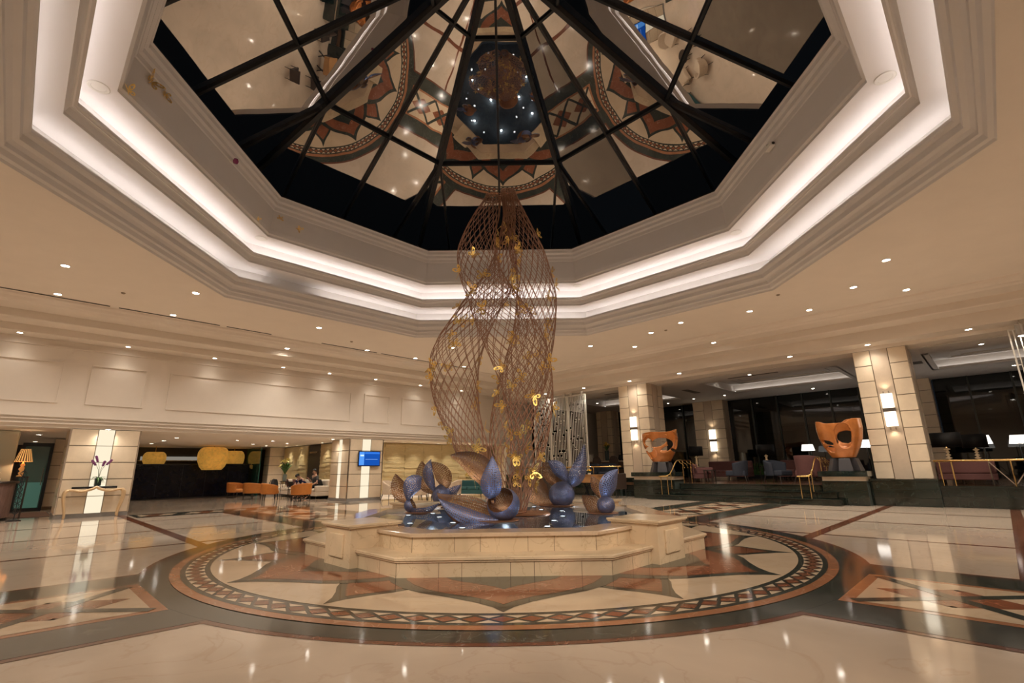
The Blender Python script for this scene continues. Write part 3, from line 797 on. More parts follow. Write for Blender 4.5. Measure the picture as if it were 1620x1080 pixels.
def egg(parent, cen, rad, axis, mouth=.55, name='cup', squash=1.0, outer=BLUEP, inner=COPPERP, taper=.0):
    """egg cup open towards axis; mouth = polar angle of the opening in radians"""
    ax = Vector(axis).normalized(); M = ax.to_track_quat('Z', 'Y').to_matrix(); c0 = Vector(cen)
    def fn(u, v):
        ph = PI - (PI - mouth) * v; ph = min(max(ph, .02), PI - .02); th = 2 * PI * u
        r = rad * (1 + taper * math.cos(ph))
        return c0 + M @ Vector((r * math.sin(ph) * math.cos(th), r * math.sin(ph) * math.sin(th), rad * squash * math.cos(ph)))
    return shell(name, fn, 32, 18, (2 * PI * rad, PI * rad), parent, outer, inner, closed_u=True)
def plate(parent, x, y, r):
    return MB().lathe([(0, 0), (r, 0), (r + .01, .008), (r, .016), (0, .016)], 36, (x, y, .432)).build('base_plate', COPPER, parent=parent)
def flower(label): return thing('flower_sculpture', label, 'sculpture')

for x, y in ((-1.5, -.8), (-.2, -1.6), (1.3, -.9), (1.6, .9), (0, 1.7), (-1.5, 1.2), (-.6, .2), (.9, .1)): lamp('underwater_light', fo, 4.0, (x, y, .30), (.84, .92, 1.0), .04)
# 1 small, far left
g = flower('small blue perforated metal flower sculpture at far left of the pool'); y = .75
plate(g, -1.72, y, .27)
petal(g, (-1.95, y, .62), (-2.22, y + .05, 1.19), (-2.16, y + .05, .80), .34, .10, (.9, -.25, .3))
petal(g, (-1.93, y - .03, .66), (-1.66, y - .05, 1.12), (-1.90, y - .1, 1.02), .34, .09, (.8, .3, -.45), flip=True, outer=BLUEP)
egg(g, (-1.88, y, .575), .125, (.9, -.1, .5), 1.1)
petal(g, (-1.95, y, .57), (-1.30, y - .04, .62), (-1.66, y - .02, .38), .34, .10, (0, -.8, .25), flip=False, name='body')
# 2 behind, left
g = flower('blue and copper perforated flower sculpture behind the big front one, left of centre'); y = 2.3
plate(g, -1.42, y, .32)
petal(g, (-1.60, y + .05, .70), (-1.97, y + .1, 1.46), (-1.95, y + .1, .95), .44, .12, (.9, -.2, .35))
petal(g, (-1.56, y, .70), (-1.72, y - .05, 1.50), (-1.92, y - .1, 1.12), .26, .08, (.8, -.3, .2), flip=True)
petal(g, (-1.50, y - .02, .72), (-1.78, y, 1.44), (-1.22, y, 1.10), .36, .10, (.9, .2, .3))
egg(g, (-1.45, y, .70), .22, (.6, .1, .8), .9, squash=1.15)
petal(g, (-1.62, y, .60), (-1.02, y - .05, .92), (-1.25, y - .05, .72), .32, .10, (.2, -.6, .6), name='beak', flip=False)
# 3 big, front centre
g = flower('biggest blue and copper flower sculpture, at the front of the pool'); y = -.95
plate(g, -.11, y, .34)
petal(g, (.02, y + .05, .50), (-1.12, y - .05, .88), (-.62, y + .02, .46), .54, .18, (-.22, .45, .85), name='body', peak=.5)
petal(g, (.02, y - .08, .45), (-1.08, y - .12, .80), (-.66, y - .14, .40), .24, .05, (-.2, .3, .9), flip=True, name='lip')
petal(g, (-.20, y + .05, .70), (-.94, y + .10, 1.49), (-.20, y + .1, 1.36), .44, .12, (.55, -.40, .75), peak=.55)
petal(g, (-.25, y + .02, .78), (-.20, y - .02, 1.47), (-.20, y - .05, 1.10), .34, .07, (1, -.15, 0), flip=True, peak=.36)
egg(g, (-.02, y, .68), .265, (-.35, -.72, .55), .98, squash=.95)
# 4 right of the lattice
g = flower('blue flower sculpture with tall curling petals, right of the lattice sculpture'); y = 2.2
plate(g, 1.20, y, .42)
egg(g, (1.27, y - .1, .67), .285, (-.25, .75, .6), 1.0, squash=1.0)
petal(g, (1.12, y + .05, .48), (.86, y + .1, 1.48), (.34, y + .05, .72), .55, .16, (.75, -.3, .25), name='body', peak=.42)
petal(g, (1.42, y, .86), (.98, y - .02, 1.42), (1.32, y, 1.28), .30, .08, (.7, -.3, .6), flip=True)
petal(g, (1.44, y, .86), (1.86, y - .02, 1.80), (1.72, y - .05, 1.02), .36, .10, (.8, .2, -.35), flip=True, peak=.45)
petal(g, (1.25, y + .12, .80), (.90, y + .2, 1.45), (1.05, y + .2, 1.05), .32, .08, (.8, -.1, .3))
# 5 small, right
g = flower('small blue flower sculpture with one tall petal at right end of the pool'); y = .1
plate(g, 1.80, y, .28)
egg(g, (1.86, y - .05, .58), .16, (-.1, .8, .6), 1.0, squash=1.0)
petal(g, (1.88, y, .62), (2.14, y - .02, 1.22), (1.86, y, .98), .33, .08, (.85, .25, -.25), flip=True, peak=.5)
petal(g, (1.80, y + .02, .66), (1.64, y + .06, 1.10), (1.74, y + .04, .9), .20, .06, (.85, .1, .2))
petal(g, (1.85, y, .48), (1.42, y - .05, .76), (1.66, y, .52), .34, .11, (.25, .4, .8), name='body')
# pool spots really light the metal: a small blue-white spot under each flower
for x, y, tx, ty in ((-1.75, -.05, -1.75, .7), (-.75, -1.75, -.5, -.95), (-2.0, 1.6, -1.7, 2.3), (1.55, 1.5, 1.5, 2.2), (1.9, -.55, 1.88, .05), (.45, -1.6, .05, -.95)):
    d = Vector((tx - x, ty - y, .75)); o_ = spot('pool_spot', fo, 5, (x, y, .46), 1.1, .6, (.55, .72, 1.0), .03); o_.rotation_euler = d.to_track_quat('-Z', 'Y').to_euler()

# ================================================================== COLUMNS
def tiled_face(m, axis, sgn, plane, a0, a1, z0, rows, rh, split, mi=0, skipmid=False):
    """tiles on one face; split = list of column boundaries from a0 to a1"""
    for i in range(rows):
        for j in range(len(split) - 1):
            if skipmid and j == 1: continue
            x0, x1 = split[j] + .012, split[j + 1] - .012; zz0, zz1 = z0 + i * rh + .012, z0 + (i + 1) * rh - .012
            p0, p1 = (plane, plane + sgn * .018); lo, hi = min(p0, p1), max(p0, p1)
            if axis == 'y': m.box(x0, x1, lo, hi, zz0, zz1, mi)
            else: m.box(lo, hi, x0, x1, zz0, zz1, mi)
def low_column(s0, s1, d0, d1, label, strips):
    w = s1 - s0; dp = d1 - d0
    t = thing('tiled_column', label, 'column', LW((s0 + s1) / 2, d0), RL)
    core = MB().box(-w / 2 + .02, w / 2 - .02, .02, dp - .02, 0, 2.61); core.build('core', GROOVE, parent=t)
    MB().box(-w / 2 - .01, w / 2 + .01, -.01, dp + .01, 0, .11).build('plinth', PLINTH, parent=t)
    m = MB(); rh = 2.5 / 5
    sp = [-w / 2, -.205, .205, w / 2]; sd_ = [0.0, dp * .42, dp * .58, dp]
    tiled_face(m, 'y', -1, .02, -w / 2, w / 2, .11, 5, rh, sp, skipmid='front' in strips)
    tiled_face(m, 'x', -1, -w / 2 + .02, 0, dp, .11, 5, rh, sd_, skipmid='left' in strips)
    tiled_face(m, 'x', 1, w / 2 - .02, 0, dp, .11, 5, rh, sd_)
    m.build('tile_cladding', TILE, parent=t)
    if 'front' in strips:
        m = MB()
        for i in range(5): m.box(-.195, .195, .004, .02, .11 + i * rh + .008, .11 + (i + 1) * rh - .008)
        m.build('light_strip', STRIPE, parent=t)
    if 'left' in strips:
        m = MB()
        for i in range(5): m.box(-w / 2 + .004, -w / 2 + .02, sd_[1] + .01, sd_[2] - .01, .11 + i * rh + .008, .11 + (i + 1) * rh - .008)
        m.build('light_strip', STRIPE, parent=t)
    for x in (-w / 2, w / 2): MB().box(x - .02, x + .02, -.012, .03, .11, 2.61).build('edge_trim', STEEL, parent=t)
    return t
low_column(-5.43, -3.72, 13.2, 14.9, 'short onyx tiled column with a glowing strip behind the console table', ('front',))
low_column(3.66, 5.27, 13.2, 14.9, 'short onyx tiled column with two glowing strips and a television on it', ('front', 'left'))
low_column(13.9, 14.9, 13.6, 14.9, 'onyx tiled pier seen through the lattice sculpture', ())
def tall_column(t0, t1, m0, z0, z1, label, sconce_z, depth=1.45, rows=8):
    w = t1 - t0
    t = thing('tiled_column', label, 'column', RW((t0 + t1) / 2, m0, 0), RR)
    MB().box(-w / 2 + .02, w / 2 - .02, .02, depth - .02, z0, z1).build('core', GROOVE, parent=t)
    m = MB(); rh = (z1 - z0) / rows; c_ = .235
    sp = [-w / 2, -c_, c_, w / 2]; sd_ = [0.0, depth / 2 - c_, depth / 2 + c_, depth]
    for ax, sg, pl in (('y', -1, .02), ('y', 1, depth - .02)): tiled_face(m, ax, sg, pl, 0, 0, z0, rows, rh, sp, skipmid=True)
    for sg, pl in ((-1, -w / 2 + .02), (1, w / 2 - .02)): tiled_face(m, 'x', sg, pl, 0, 0, z0, rows, rh, sd_, skipmid=True)
    m.build('tile_cladding', TILE, parent=t)
    m = MB().box(-c_ + .012, c_ - .012, .006, .02, z0, z1); m.box(-w / 2 + .006, -w / 2 + .02, depth / 2 - c_ + .012, depth / 2 + c_ - .012, z0, z1); m.box(w / 2 - .02, w / 2 - .006, depth / 2 - c_ + .012, depth / 2 + c_ - .012, z0, z1)
    m.build('centre_panel', mat('plain_stone_panel', (0.56, 0.445, 0.33), .35, var=.06), parent=t)
    if z0 > .7 and m0 < 20:
        pf = -.5 if t0 > 0 else -.04
        p_ = MB(); p_.box(-w / 2 - .10, w / 2 + .10, pf, depth + .1, 0, z0 - .05, 1); [p_.box(-w / 2 - .10 + max(0, x_), min(w / 2 + .10, -w / 2 - .10 + x_ + .55) , pf - .012, pf, r_ * .245 + .004, r_ * .245 + .241) for r_ in range(3) for x_ in [(.28 if r_ % 2 else 0) + .555 * q_ - (.277 if r_ % 2 else 0) for q_ in range(0 if not r_ % 2 else 0, 4)] if x_ < w + .15]
        p_.box(-w / 2 - .12, w / 2 + .12, pf - .04, depth + .1, z0 - .05, z0)
        p_.build('green_plinth', [GREENM, GROUT], parent=t)
    return t
def sconce(t, m, zc, label, h=1.05, w=.30):
    s = thing('wall_sconce', label, 'wall lamp', RW(t, m, zc), RR, 'rectangular sconces on the tiled columns')
    k = h / 1.05
    MB().box(-w / 2 + .03, w / 2 - .03, -.03, -.002, -h / 2, h / 2).build('back_plate', STEEL, parent=s)
    for z0, z1 in ((.06 * k, h / 2), (-h / 2, -.06 * k)):
        MB().box(-w / 2, w / 2, -.12, -.035, z0, z1).build('diffuser', SCONCEE, parent=s, bevel=.01)
    MB().box(-w / 2 - .012, w / 2 + .012, -.13, -.02, -.06 * k, .06 * k).build('band', mat('dark_nickel', (.25, .22, .19), .3, .9), parent=s)
    for x in (-.07, .07):
        for z in (h / 2 + .05, -h / 2 - .05): MB().box(x - .012, x + .012, -.08, -.005, z - .05, z + .02).build('clip', STEEL, parent=s)
    for z in (h / 2 + .12, -h / 2 - .12):
        o_ = spot('sconce_glow', s, 4.5, (0, -.10, z), 2.4, .8, (1, .82, .6), .05, (0, 0, 0) if z < 0 else (PI, 0, 0))
    return s
tall_column(-5.65, -4.18, 13.2, .79, 4.95, 'tall onyx tiled column left of the lounge steps', 3)
sconce(-4.93, 13.2, 2.95, 'bright sconce on the tall column left of the lounge steps')
tall_column(3.63, 5.05, 13.2, .79, 4.95, 'tall onyx tiled column right of the lounge steps, the largest one', 3)
sconce(4.33, 13.2, 2.93, 'bright sconce on the largest column at right')
tall_column(-5.87, -4.12, 21.6, .6, 4.93, 'tall onyx tiled column at the back of the lounge, between dark windows', 2.7, .9)
sconce(-4.85, 21.6, 2.67, 'bright sconce on the column at the back of the lounge', 1.2, .36)
tall_column(3.45, 4.95, 21.6, .6, 4.93, 'onyx tiled column at back of the lounge, half hidden by the largest column', 2.7, .9)
tall_column(-12.5, -11.3, 21.2, .6, 4.93, 'onyx tiled column beyond the service counter with yellow flowers', 2.7, .9)

# ================================================================== DOWNLIGHTS
def downlight(name, loc, label, group, power, r=.075, angle=2.5, rz=0):
    t = thing(name, label, 'ceiling light', loc, rz, group)
    MB().lathe([(r + .022, 0), (r + .022, -.006), (r + .004, -.012), (r, -.004), (r, .0)], 20).build('trim_ring', WHITEM, parent=t)
    MB().lathe([(r, -.003), (r * .9, -.005), (0, -.005)], 20).build('lens', DOWNE, parent=t)
    if power: spot('beam', t, power, (0, 0, -.03), angle, 1.0, WARM, .06)
    return t
DL = []
for s, d in ((-6.42, 7.73), (-6.42, 10.25), (-3.83, 7.73), (-3.83, 10.3), (-0.05, 8.66), (-0.04, 11.34), (2.69, 10.41), (4.93, 10.35), (4.94, 7.83), (-9.4, 7.73), (-9.4, 10.25), (7.6, 10.3)):
    DL.append(('left', s, d, LW(s, d, 5.888 if d < 10.7 else 5.678)))
for t, m in ((5.53, 7.21), (4.61, 8.78), (5.59, 10.11), (1.91, 8.87), (3.23, 10.12), (-0.12, 8.43), (-1.42, 8.82), (-0.15, 11.10), (-4.02, 8.79), (-2.89, 10.19), (8.2, 7.3), (8.4, 10.1)):
    DL.append(('right', t, m, RW(t, m, 5.888 if m < 10.7 else 5.678)))
for x, y in ((2.2, -11.6), (4.8, -9.0), (7.4, -6.4), (10.2, -3.8), (1.2, -14.2), (4.0, -11.4), (6.8, -8.6)):      # unseen, added behind the camera to brighten the fountain front
    for sg in (-1, 1): DL.append(('near', 0, 0, (sg * x, y, 5.888)))
# unseen accent spots, added to brighten the fountain and the sculptures
for i, (x, y, tx, ty, tz, pw, an) in enumerate(((-2.6, -10.4, -.8, -2.5, .3, 900, .75), (2.6, -10.4, .8, -2.5, .3, 900, .75), (-7.9, -6.0, -2.0, -1.2, .4, 480, .7), (7.9, -6.0, 2.0, -1.2, .4, 480, .7),
                                               (-3.6, -9.2, -.3, 0, 3.4, 300, .8), (3.6, -9.2, .3, 0, 3.4, 300, .8), (6.2, -7.6, .3, .2, 1.4, 260, .6), (-6.2, -7.6, -.5, .2, 1.4, 260, .6))):
    t = thing('added_accent_spot', 'unseen accent downlight added to brighten the fountain and sculptures', 'ceiling light', (x, y, 5.888), 0, 'added accent spots for the fountain')
    MB().lathe([(.10, 0), (.10, -.008), (.085, -.014), (.08, -.004), (.08, 0)], 20).build('trim_ring', WHITEM, parent=t)
    MB().lathe([(.08, -.003), (0, -.006)], 20).build('lens', DOWNE, parent=t)
    o_ = spot('beam', t, pw, (0, 0, -.03), an, .8, (1, .90, .78), .06); o_.rotation_euler = Vector((tx - x, ty - y, tz - 5.86)).to_track_quat('-Z', 'Y').to_euler()
for i, (side, a, b_, loc) in enumerate(DL):
    where = {'left': 'round downlight in the beige ceiling on the left side of the skylight', 'right': 'round downlight in the beige ceiling on the right side of the skylight',
             'near': 'unseen downlight added behind the viewer to brighten the hall and fountain'}[side]
    downlight('ceiling_downlight', loc, where, 'downlights of the high ceiling, ' + side, P_DOWN * (1.15 if side == 'near' else 1))
for t in (1.85, 4.16, -2.36, -4.75, 6.6, -7.3, -9.8):
    downlight('ceiling_downlight', RW(t, 12.75, 5.058), 'round downlight in the beam soffit above the lounge steps', 'soffit downlights', P_SOFFIT)
for s in (-9.6, -7.0, -4.5, -2.0, .4, 2.3, 4.47, 6.9, 9.5):
    downlight('wall_washer', LW(s, 12.75, 5.248), 'small downlight washing the panelled left wall', 'wall washers', P_SOFFIT * .28, .06, 2.0)
for s, d in ((0.24, 16.86), (1.79, 19.65), (1.64, 16.55), (-2.1, 21.25), (-2.09, 16.33), (-6.04, 16.86), (-6.77, 15.31), (-6.01, 21.8), (-2.1, 18.6), (3.3, 14.1), (2.9, 18.2), (2.9, 21.0), (-4.58, 13.05)):
    downlight('bay_downlight', LW(s, d, 2.618), 'small downlight in the low ceiling of the left bay', 'bay downlights', P_BAY, .07, 2.6)
for s in (6.1, 7.2, 8.3, 9.4, 10.5, 11.6, 12.7):
    downlight('wall_washer', LW(s, 14.55, 2.618), 'small downlight grazing the gold textured wall', 'gold wall washers', P_BAY * 2.6, .05, 1.7)
for d in (15.6, 16.9, 20.0, 21.4):
    downlight('wall_washer', LW(4.1, d, 2.618), 'small downlight grazing the gold wall above the sofa', 'sofa wall washers', P_BAY * 1.8, .05, 1.7)
for t, m in ((-11.0, 14.8), (-9.6, 17.2), (-7.9, 20.6), (-6.9, 20.6), (-5, 19.9), (-3.3, 19.9), (-.2, 14.6), (0.6, 21.0), (3.4, 19.9), (6.8, 14.8), (7.6, 20.6), (-2.2, 17.3), (2.4, 17.3)):
    downlight('ceiling_downlight', RW(t, m, 4.926 if not (15.3 < m < 19.5 and (-2.65 < t < 2.7)) else 5.31), 'small downlight in the lounge ceiling', 'lounge downlights', 28, .06, 1.6)
# grilles
def grille(t, m, w, h, z, label):
    g = MB(); g.box(-w / 2, w / 2, -h / 2, h / 2, -.006, -.002, 0)
    n = int(w / .05)
    for i in range(n): x = -w / 2 + (i + .5) * w / n; g.box(x - .008, x + .008, -h / 2, h / 2, -.016, -.004, 1)
    o_ = g.build('air_grille', [mat('dark_slot', (.05, .04, .03), .8), mat('grille_slat', (.2, .17, .14), .5)], loc=RW(t, m, z), rz=RR)
    return tag(o_, label, 'air vent')
grille(-3.9, 17.2, .32, 1.5, 4.93, 'dark ceiling grille between the tray ceiling and the back column')
grille(-.2, 14.9, 2.0, .14, 4.93, 'long narrow dark ceiling grille in front of the lounge tray ceiling')
grille(4.9, 17.0, .5, .6, 4.93, 'square dark ceiling grille right of the largest column')
grille(-6.6, 14.7, 1.6, .14, 4.93, 'long dark ceiling grille above the service counter')
# lounge tray cove glow
for x0, x1 in tr:
    for (a0, a1, b0, b1) in ((x0 + .06, x1 - .06, M0 + .08, M0 + .14), (x0 + .06, x1 - .06, M1 - .14, M1 - .08)):
        o_ = MB().box(a0, a1, b0, b1, 4.965, 4.985).build('cove_light', emis('tray_light_strip', (1, .96, .92), 3.0), rz=RR)
        tag(o_, 'light strip in the recessed lounge tray ceiling', 'light', 'tray ceiling strips')
# speakers in the cove, cameras, detectors
for k, lab in ((1, 'far right'), (2, 'far'), (3, 'far left'), (0, 'right'), (4, 'left')):
    pass
def speaker(k, lab):
    a = PI / 8 + k * PI / 4; R = 7.0
    o_ = MB().lathe([(.15, 0), (.155, -.006), (.14, -.012), (.105, -.010), (.10, -.006), (0, -.006)], 28, (CX + R * math.cos(a), R * math.sin(a), 7.413)).build('ceiling_speaker', [WHITEM], smooth=False)
    tag(o_, lab, 'speaker')
speaker(4, 'round white speaker in the bright cove at the left corner of the skylight')
speaker(0 - 1 + 8 if False else 7, 'round white speaker in the bright cove at the near right corner of the skylight')
speaker(0, 'round white speaker in the bright cove at the right corner of the skylight')
speaker(3, 'round white speaker in the bright cove at the far left corner of the skylight')
speaker(1, 'round white speaker in the bright cove at the far right corner of the skylight')
def cctv(p, n, label, dome):
    t = thing('security_camera', label, 'camera', p, math.atan2(n.y, n.x))
    if dome:
        MB().lathe([(.05, 0), (.05, .02), (.03, .03), (0, .03)], 16).xform(Matrix.Rotation(PI / 2, 4, 'Y')).build('base', WHITEM, parent=t)
        MB().tube([(.02, 0, 0), (.10, 0, -.02)], .016, 8).build('arm', WHITEM, parent=t)
        MB().lathe([(0, -.07), (.045, -.05), (.06, 0), (.045, .05), (0, .06)], 16, (.13, 0, -.03)).build('housing', mat('camera_dome', (.30, .05, .14), .15), parent=t, smooth=True)
    else:
        MB().lathe([(.05, 0), (.05, .02), (.03, .03), (0, .03)], 16).xform(Matrix.Rotation(PI / 2, 4, 'Y')).build('base', WHITEM, parent=t)
        MB().tube([(.02, 0, 0), (.08, 0, -.03), (.10, .02, -.09)], .014, 8).build('arm', WHITEM, parent=t)
        MB().box(.02, .12, -.05, .22, -.19, -.10).build('housing', WHITEM, parent=t, bevel=.01)
        MB().lathe([(.032, 0), (.032, .012), (0, .012)], 16).xform(Matrix.Translation((.07, .222, -.145)) @ Matrix.Rotation(-PI / 2, 4, 'X')).build('lens', BLACKG, parent=t)
for (x, y, z), lab, dm in (((-6.21, .37, 8.2), 'small security camera with a dark red dome on the left coffer face', True), ((5.99, .02, 8.2), 'white box security camera on the right coffer face', False),
                           ((.45, 6.1, 8.12), 'small security camera with a dark red dome behind the lattice top', True)):
    p, n = fascia_point(x, y, z); cctv(p + n * .0, n, lab, dm)
for i, (p, lab) in enumerate(((LW(-5.2, 9.0, 5.888), 'small smoke detector in the beige ceiling at left'), (RW(3.0, 7.9, 5.888), 'small smoke detector in the beige ceiling at right'),
                              (RW(-.9, 8.9, 5.888), 'small sprinkler head beside a downlight right of the lattice'), (LW(1.6, 9.6, 5.888), 'small sprinkler head in the ceiling left of the lattice'))):
    o_ = MB().lathe([(.05, 0), (.05, -.012), (.03, -.03), (0, -.032)], 16).build('smoke_detector' if i < 2 else 'sprinkler_head', mat('detector_grey', (.32, .25, .18), .6), loc=p)
    tag(o_, lab, 'ceiling detector')

# ================================================================== LEFT SIDE
# gold textured walls
def gold_wall(x0, x1, y0, y1, z0, z1, step, label, along='x'):
    t = thing('textured_wall_panel', label, 'wall panel', (0, 0, 0), RL)
    a = x0 if along == 'x' else y0; e_ = x1 if along == 'x' else y1
    while a < e_ - .05:
        b_ = min(a + step, e_); m = MB()
        nz = 44
        for i in range(nz):      # wavy horizontal ribs
            z = z0 + (z1 - z0) * i / nz; z2 = z0 + (z1 - z0) * (i + 1) / nz
            dp = .014 + .010 * math.sin(i * 1.7 + a) + .006 * math.sin(i * .77 + 2 * a)
            if along == 'x': m.box(a + .006, b_ - .006, y0 - dp, y1, z, z2)
            else: m.box(x0 - dp, x1, a + .006, b_ - .006, z, z2)
        m.build('panel', GOLDT, parent=t); a = b_
    return t
gold_wall(5.35, 13.9, 15.12, 15.2, .12, 2.58, 1.18, 'gold ribbed wall panels behind the cream armchairs')
gold_wall(4.42, 4.5, 15.0, 17.7, .12, 2.58, 1.0, 'gold ribbed wall panels nearest the television column', 'y')
gold_wall(4.42, 4.5, 19.2, 22.4, .12, 2.58, 1.0, 'gold ribbed wall panels beyond the dark niche and lilies', 'y')
o_ = MB().box(5.27, 15, 15.08, 15.3, 0, .12).build('baseboard_bay', mat('white_base', (.75, .7, .62), .5), rz=RL); struct(o_)
o_ = MB().box(5.3, 15, 15.2, 15.35, .12, 2.62).build('wall_bay_right', GOLDT, rz=RL); struct(o_)
nb = thing('dark_niche', 'dark brown niche panel with a small picture light behind the lilies', 'wall niche', LW(4.47, 18.45), RL)
MB().box(-.03, .1, -.72, .72, .1, 2.55).build('back_panel', DARKW, parent=nb)
MB().box(-.10, -.03, -.45, .45, 2.16, 2.24).build('picture_light', STEEL, parent=nb)
t = thing('tiled_column', 'onyx tiled pier at the far end of the sofa wall beside green glass', 'column', LW(4.05, 22.5), RL)
MB().box(-.39, .43, .02, .8, 0, 2.6).build('core', GROOVE, parent=t)
m = MB(); tiled_face(m, 'y', -1, .02, 0, 0, .1, 5, .5, [-.4, .43]); tiled_face(m, 'x', -1, -.38, 0, 0, .1, 5, .5, [0, .8]); m.build('tile_cladding', TILE, parent=t)
MB().box(-.41, .44, 0, .82, 0, .1).build('plinth', PLINTH, parent=t)
g = MB().box(3.12, 3.17, 22.4, 24.6, 0, 2.58).build('glass_partition', GREENGL, rz=RL); tag(g, 'green edged glass panel beside the far tiled pier', 'glass partition')
# television
tv = thing('television', 'wall mounted television with a blue screen on the tiled column', 'television', LW(4.57, 13.2, 1.765), RL)
MB().box(-.2, .2, -.06, .0, -.15, .15).build('bracket', BLACKST, parent=tv)
MB().box(-.53, .53, -.11, -.06, -.325, .325).build('bezel', mat('black_plastic', (.01, .01, .012), .3), parent=tv, bevel=.006)
scr = MB().box(-.50, .50, -.113, -.109, -.29, .295); s_ = scr.build('screen', emis('blue_screen', (.008, .07, .36), 1.0), parent=tv)
MB().box(-.49, -.26, -.1145, -.113, -.27, .28).build('side_menu', emis('pale_blue_screen', (.08, .28, .75), 1.0), parent=s_)
MB().box(-.45, -.28, -.116, -.1145, .10, .17).build('menu_highlight', emis('white_screen', (.55, .75, 1.0), 1.0), parent=s_)
MB().box(-.20, .40, -.1145, -.113, -.035, -.02).build('caption_line', emis('caption_blue', (.25, .45, .9), 1.0), parent=s_)
MB().box(-.24, .49, -.1145, -.113, .20, .28).build('header_bar', emis('header_blue', (.03, .16, .62), 1.0), parent=s_)
# console with orchid
cs = thing('console_table', 'slim gilt console table with curved legs under the orchid', 'console table', LW(-4.62, 12.88), RL)
MB().box(-.56, .50, -.02, .26, .84, .90).build('top', BLACKG, parent=cs, bevel=.005)
CH = mat('champagne_gilt', (0.66, 0.47, 0.27), .38, .35)
ap = MB(); pts = []
for i in range(25):
    u = i / 24; x = -.68 + 1.36 * u; z = .80 + .035 * math.cos((u - .5) * 4 * PI) * (1 if abs(u - .5) < .4 else .3) + .05 * math.exp(-((u - .5) / .035) ** 2); pts.append((x, -.06, z))
ap.tube(pts, [.028 + .012 * math.sin(PI * i / 24) for i in range(25)], 8); ap.build('apron', CH, parent=cs, smooth=True)
for sx in (-1, 1):
    for y in (-.06, .2):
        pts = [(sx * .60, y, .81), (sx * .68, y, .78), (sx * .705, y, .68), (sx * .685, y, .50), (sx * .635, y, .28), (sx * .60, y, .10), (sx * .615, y, .0)]
        MB().tube(pts, [.045, .055, .05, .038, .03, .024, .03], 8).build('leg', CH, parent=cs, smooth=True, subsurf=1)
oc = thing('potted_orchid', 'purple orchid in a dark square pot on the console table', 'potted plant', LW(-4.60, 12.99, .905), RL)
MB().lathe([(.09, 0), (.11, .01), (.12, .24), (.10, .24), (.09, .20), (0, .20)], 4).build('pot', mat('dark_green_pot', (.02, .04, .035), .2), parent=oc, rz=PI / 4)
random.seed(5)
lf = MB()
for k in range(9):
    a = random.uniform(0, 6.28); L = random.uniform(.14, .24); z = .22
    lf.grid(lambda u, v: (math.cos(a) * L * u + math.sin(a) * (v - .5) * .07 * math.sin(PI * min(1, u + .08)), math.sin(a) * L * u - math.cos(a) * (v - .5) * .07 * math.sin(PI * min(1, u + .08)), z + .20 * u - .17 * u * u * (1 + .5 * (k % 3))), 6, 3)
lf.build('leaves', LEAF, parent=oc, smooth=True, solid=.004)
stm = MB(); heads = []
for k in range(4):
    dx = random.uniform(-.26, .26); dy = random.uniform(-.08, .08); h = random.uniform(.52, .72)
    pts = [(0, 0, .2), (dx * .2, dy * .3, .2 + h * .5), (dx * .7, dy, .2 + h * .85), (dx * 1.2, dy, .2 + h)]
    stm.tube(pts, .005, 5)
    for u in (.55, .7, .82, .92, 1.0): heads.append((dx * (.2 + u), dy, .2 + h * (.55 + .45 * u)))
stm.build('stems', mat('orchid_stem', (.06, .08, .03), .6), parent=oc)
for (x, y, z) in heads:
    m = MB()
    for j in range(5):
        a = 2 * PI * j / 5 + .3
        m.grid(lambda u, v: (x + .04 * u * math.cos(a) + (v - .5) * .036 * math.sin(PI * u) * -math.sin(a), y - .012 * math.sin(PI * u), z + .04 * u * math.sin(a) + (v - .5) * .036 * math.sin(PI * u) * math.cos(a)), 4, 2)
    m.build('flower', PURPLEF, parent=oc, smooth=True, solid=.003)

# orange tub chairs
def tub_chair(label, fab, tufted=False):
    t = thing('tub_chair', label, 'armchair', (0, 0, 0), 0, None)
    R0 = .37
    def fn(u, v):
        a = math.radians(-125 + 250 * u); h0, h1 = .27, .76 - .13 * (abs(u - .5) * 2) ** 2.2
        r = R0 + .03 * v; return (r * math.sin(a) * 1.05, r * math.cos(a) * 1.0, h0 + (h1 - h0) * v)
    m = MB().grid(fn, 24, 6); b_ = m.build('backrest', fab, parent=t, smooth=True, solid=.09)
    q_ = b_.modifiers.new('bev', 'BEVEL'); q_.width = .03; q_.segments = 3
    MB().lathe([(0, .26), (.31, .26), (.34, .29), (.345, .38), (.32, .43), (.2, .45), (0, .45)], 28).build('seat', fab, parent=t, smooth=True)
    for x in (-.26, .26):
        for y in (-.24, .26): MB().tube([(x, y, .28), (x * 1.06, y * 1.06, 0)], [.028, .016], 8).build('leg', DARKW, parent=t)
    if tufted:
        m = MB()
        for i in range(7):
            for j in range(3):
                a = math.radians(-78 + 26 * i + (13 if j % 2 else 0)); m.lathe([(0, -.012), (.012, -.006), (.014, 0), (.012, .006), (0, .012)], 8, (.345 * math.sin(a), .335 * math.cos(a), .46 + .085 * j))
        m.build('buttons', mat('tuft_button', (.35, .12, .03), .6), parent=t)
    return t
tc = tub_chair('orange tub chair seen from behind, nearest, before the two seated people', ORANGEF); G = 'orange tub chairs in the left bay'
tc.location = LW(2.72, 15.6); tc.rotation_euler = (0, 0, RL + math.radians(205)); tc['group'] = G
dup(tc, LW(2.15, 17.6), RL + math.radians(80), 'orange tub chair with the dark backpack on it', G)
dup(tc, LW(1.95, 19.4), RL + math.radians(120), 'orange tub chair between the tufted chair and the backpack chair', G)
t2_ = tub_chair('tufted orange tub chair, furthest left by the dark reception desk', ORANGEF, True); t2_.location = LW(1.85, 21.6); t2_.rotation_euler = (0, 0, RL + math.radians(40)); t2_['group'] = G
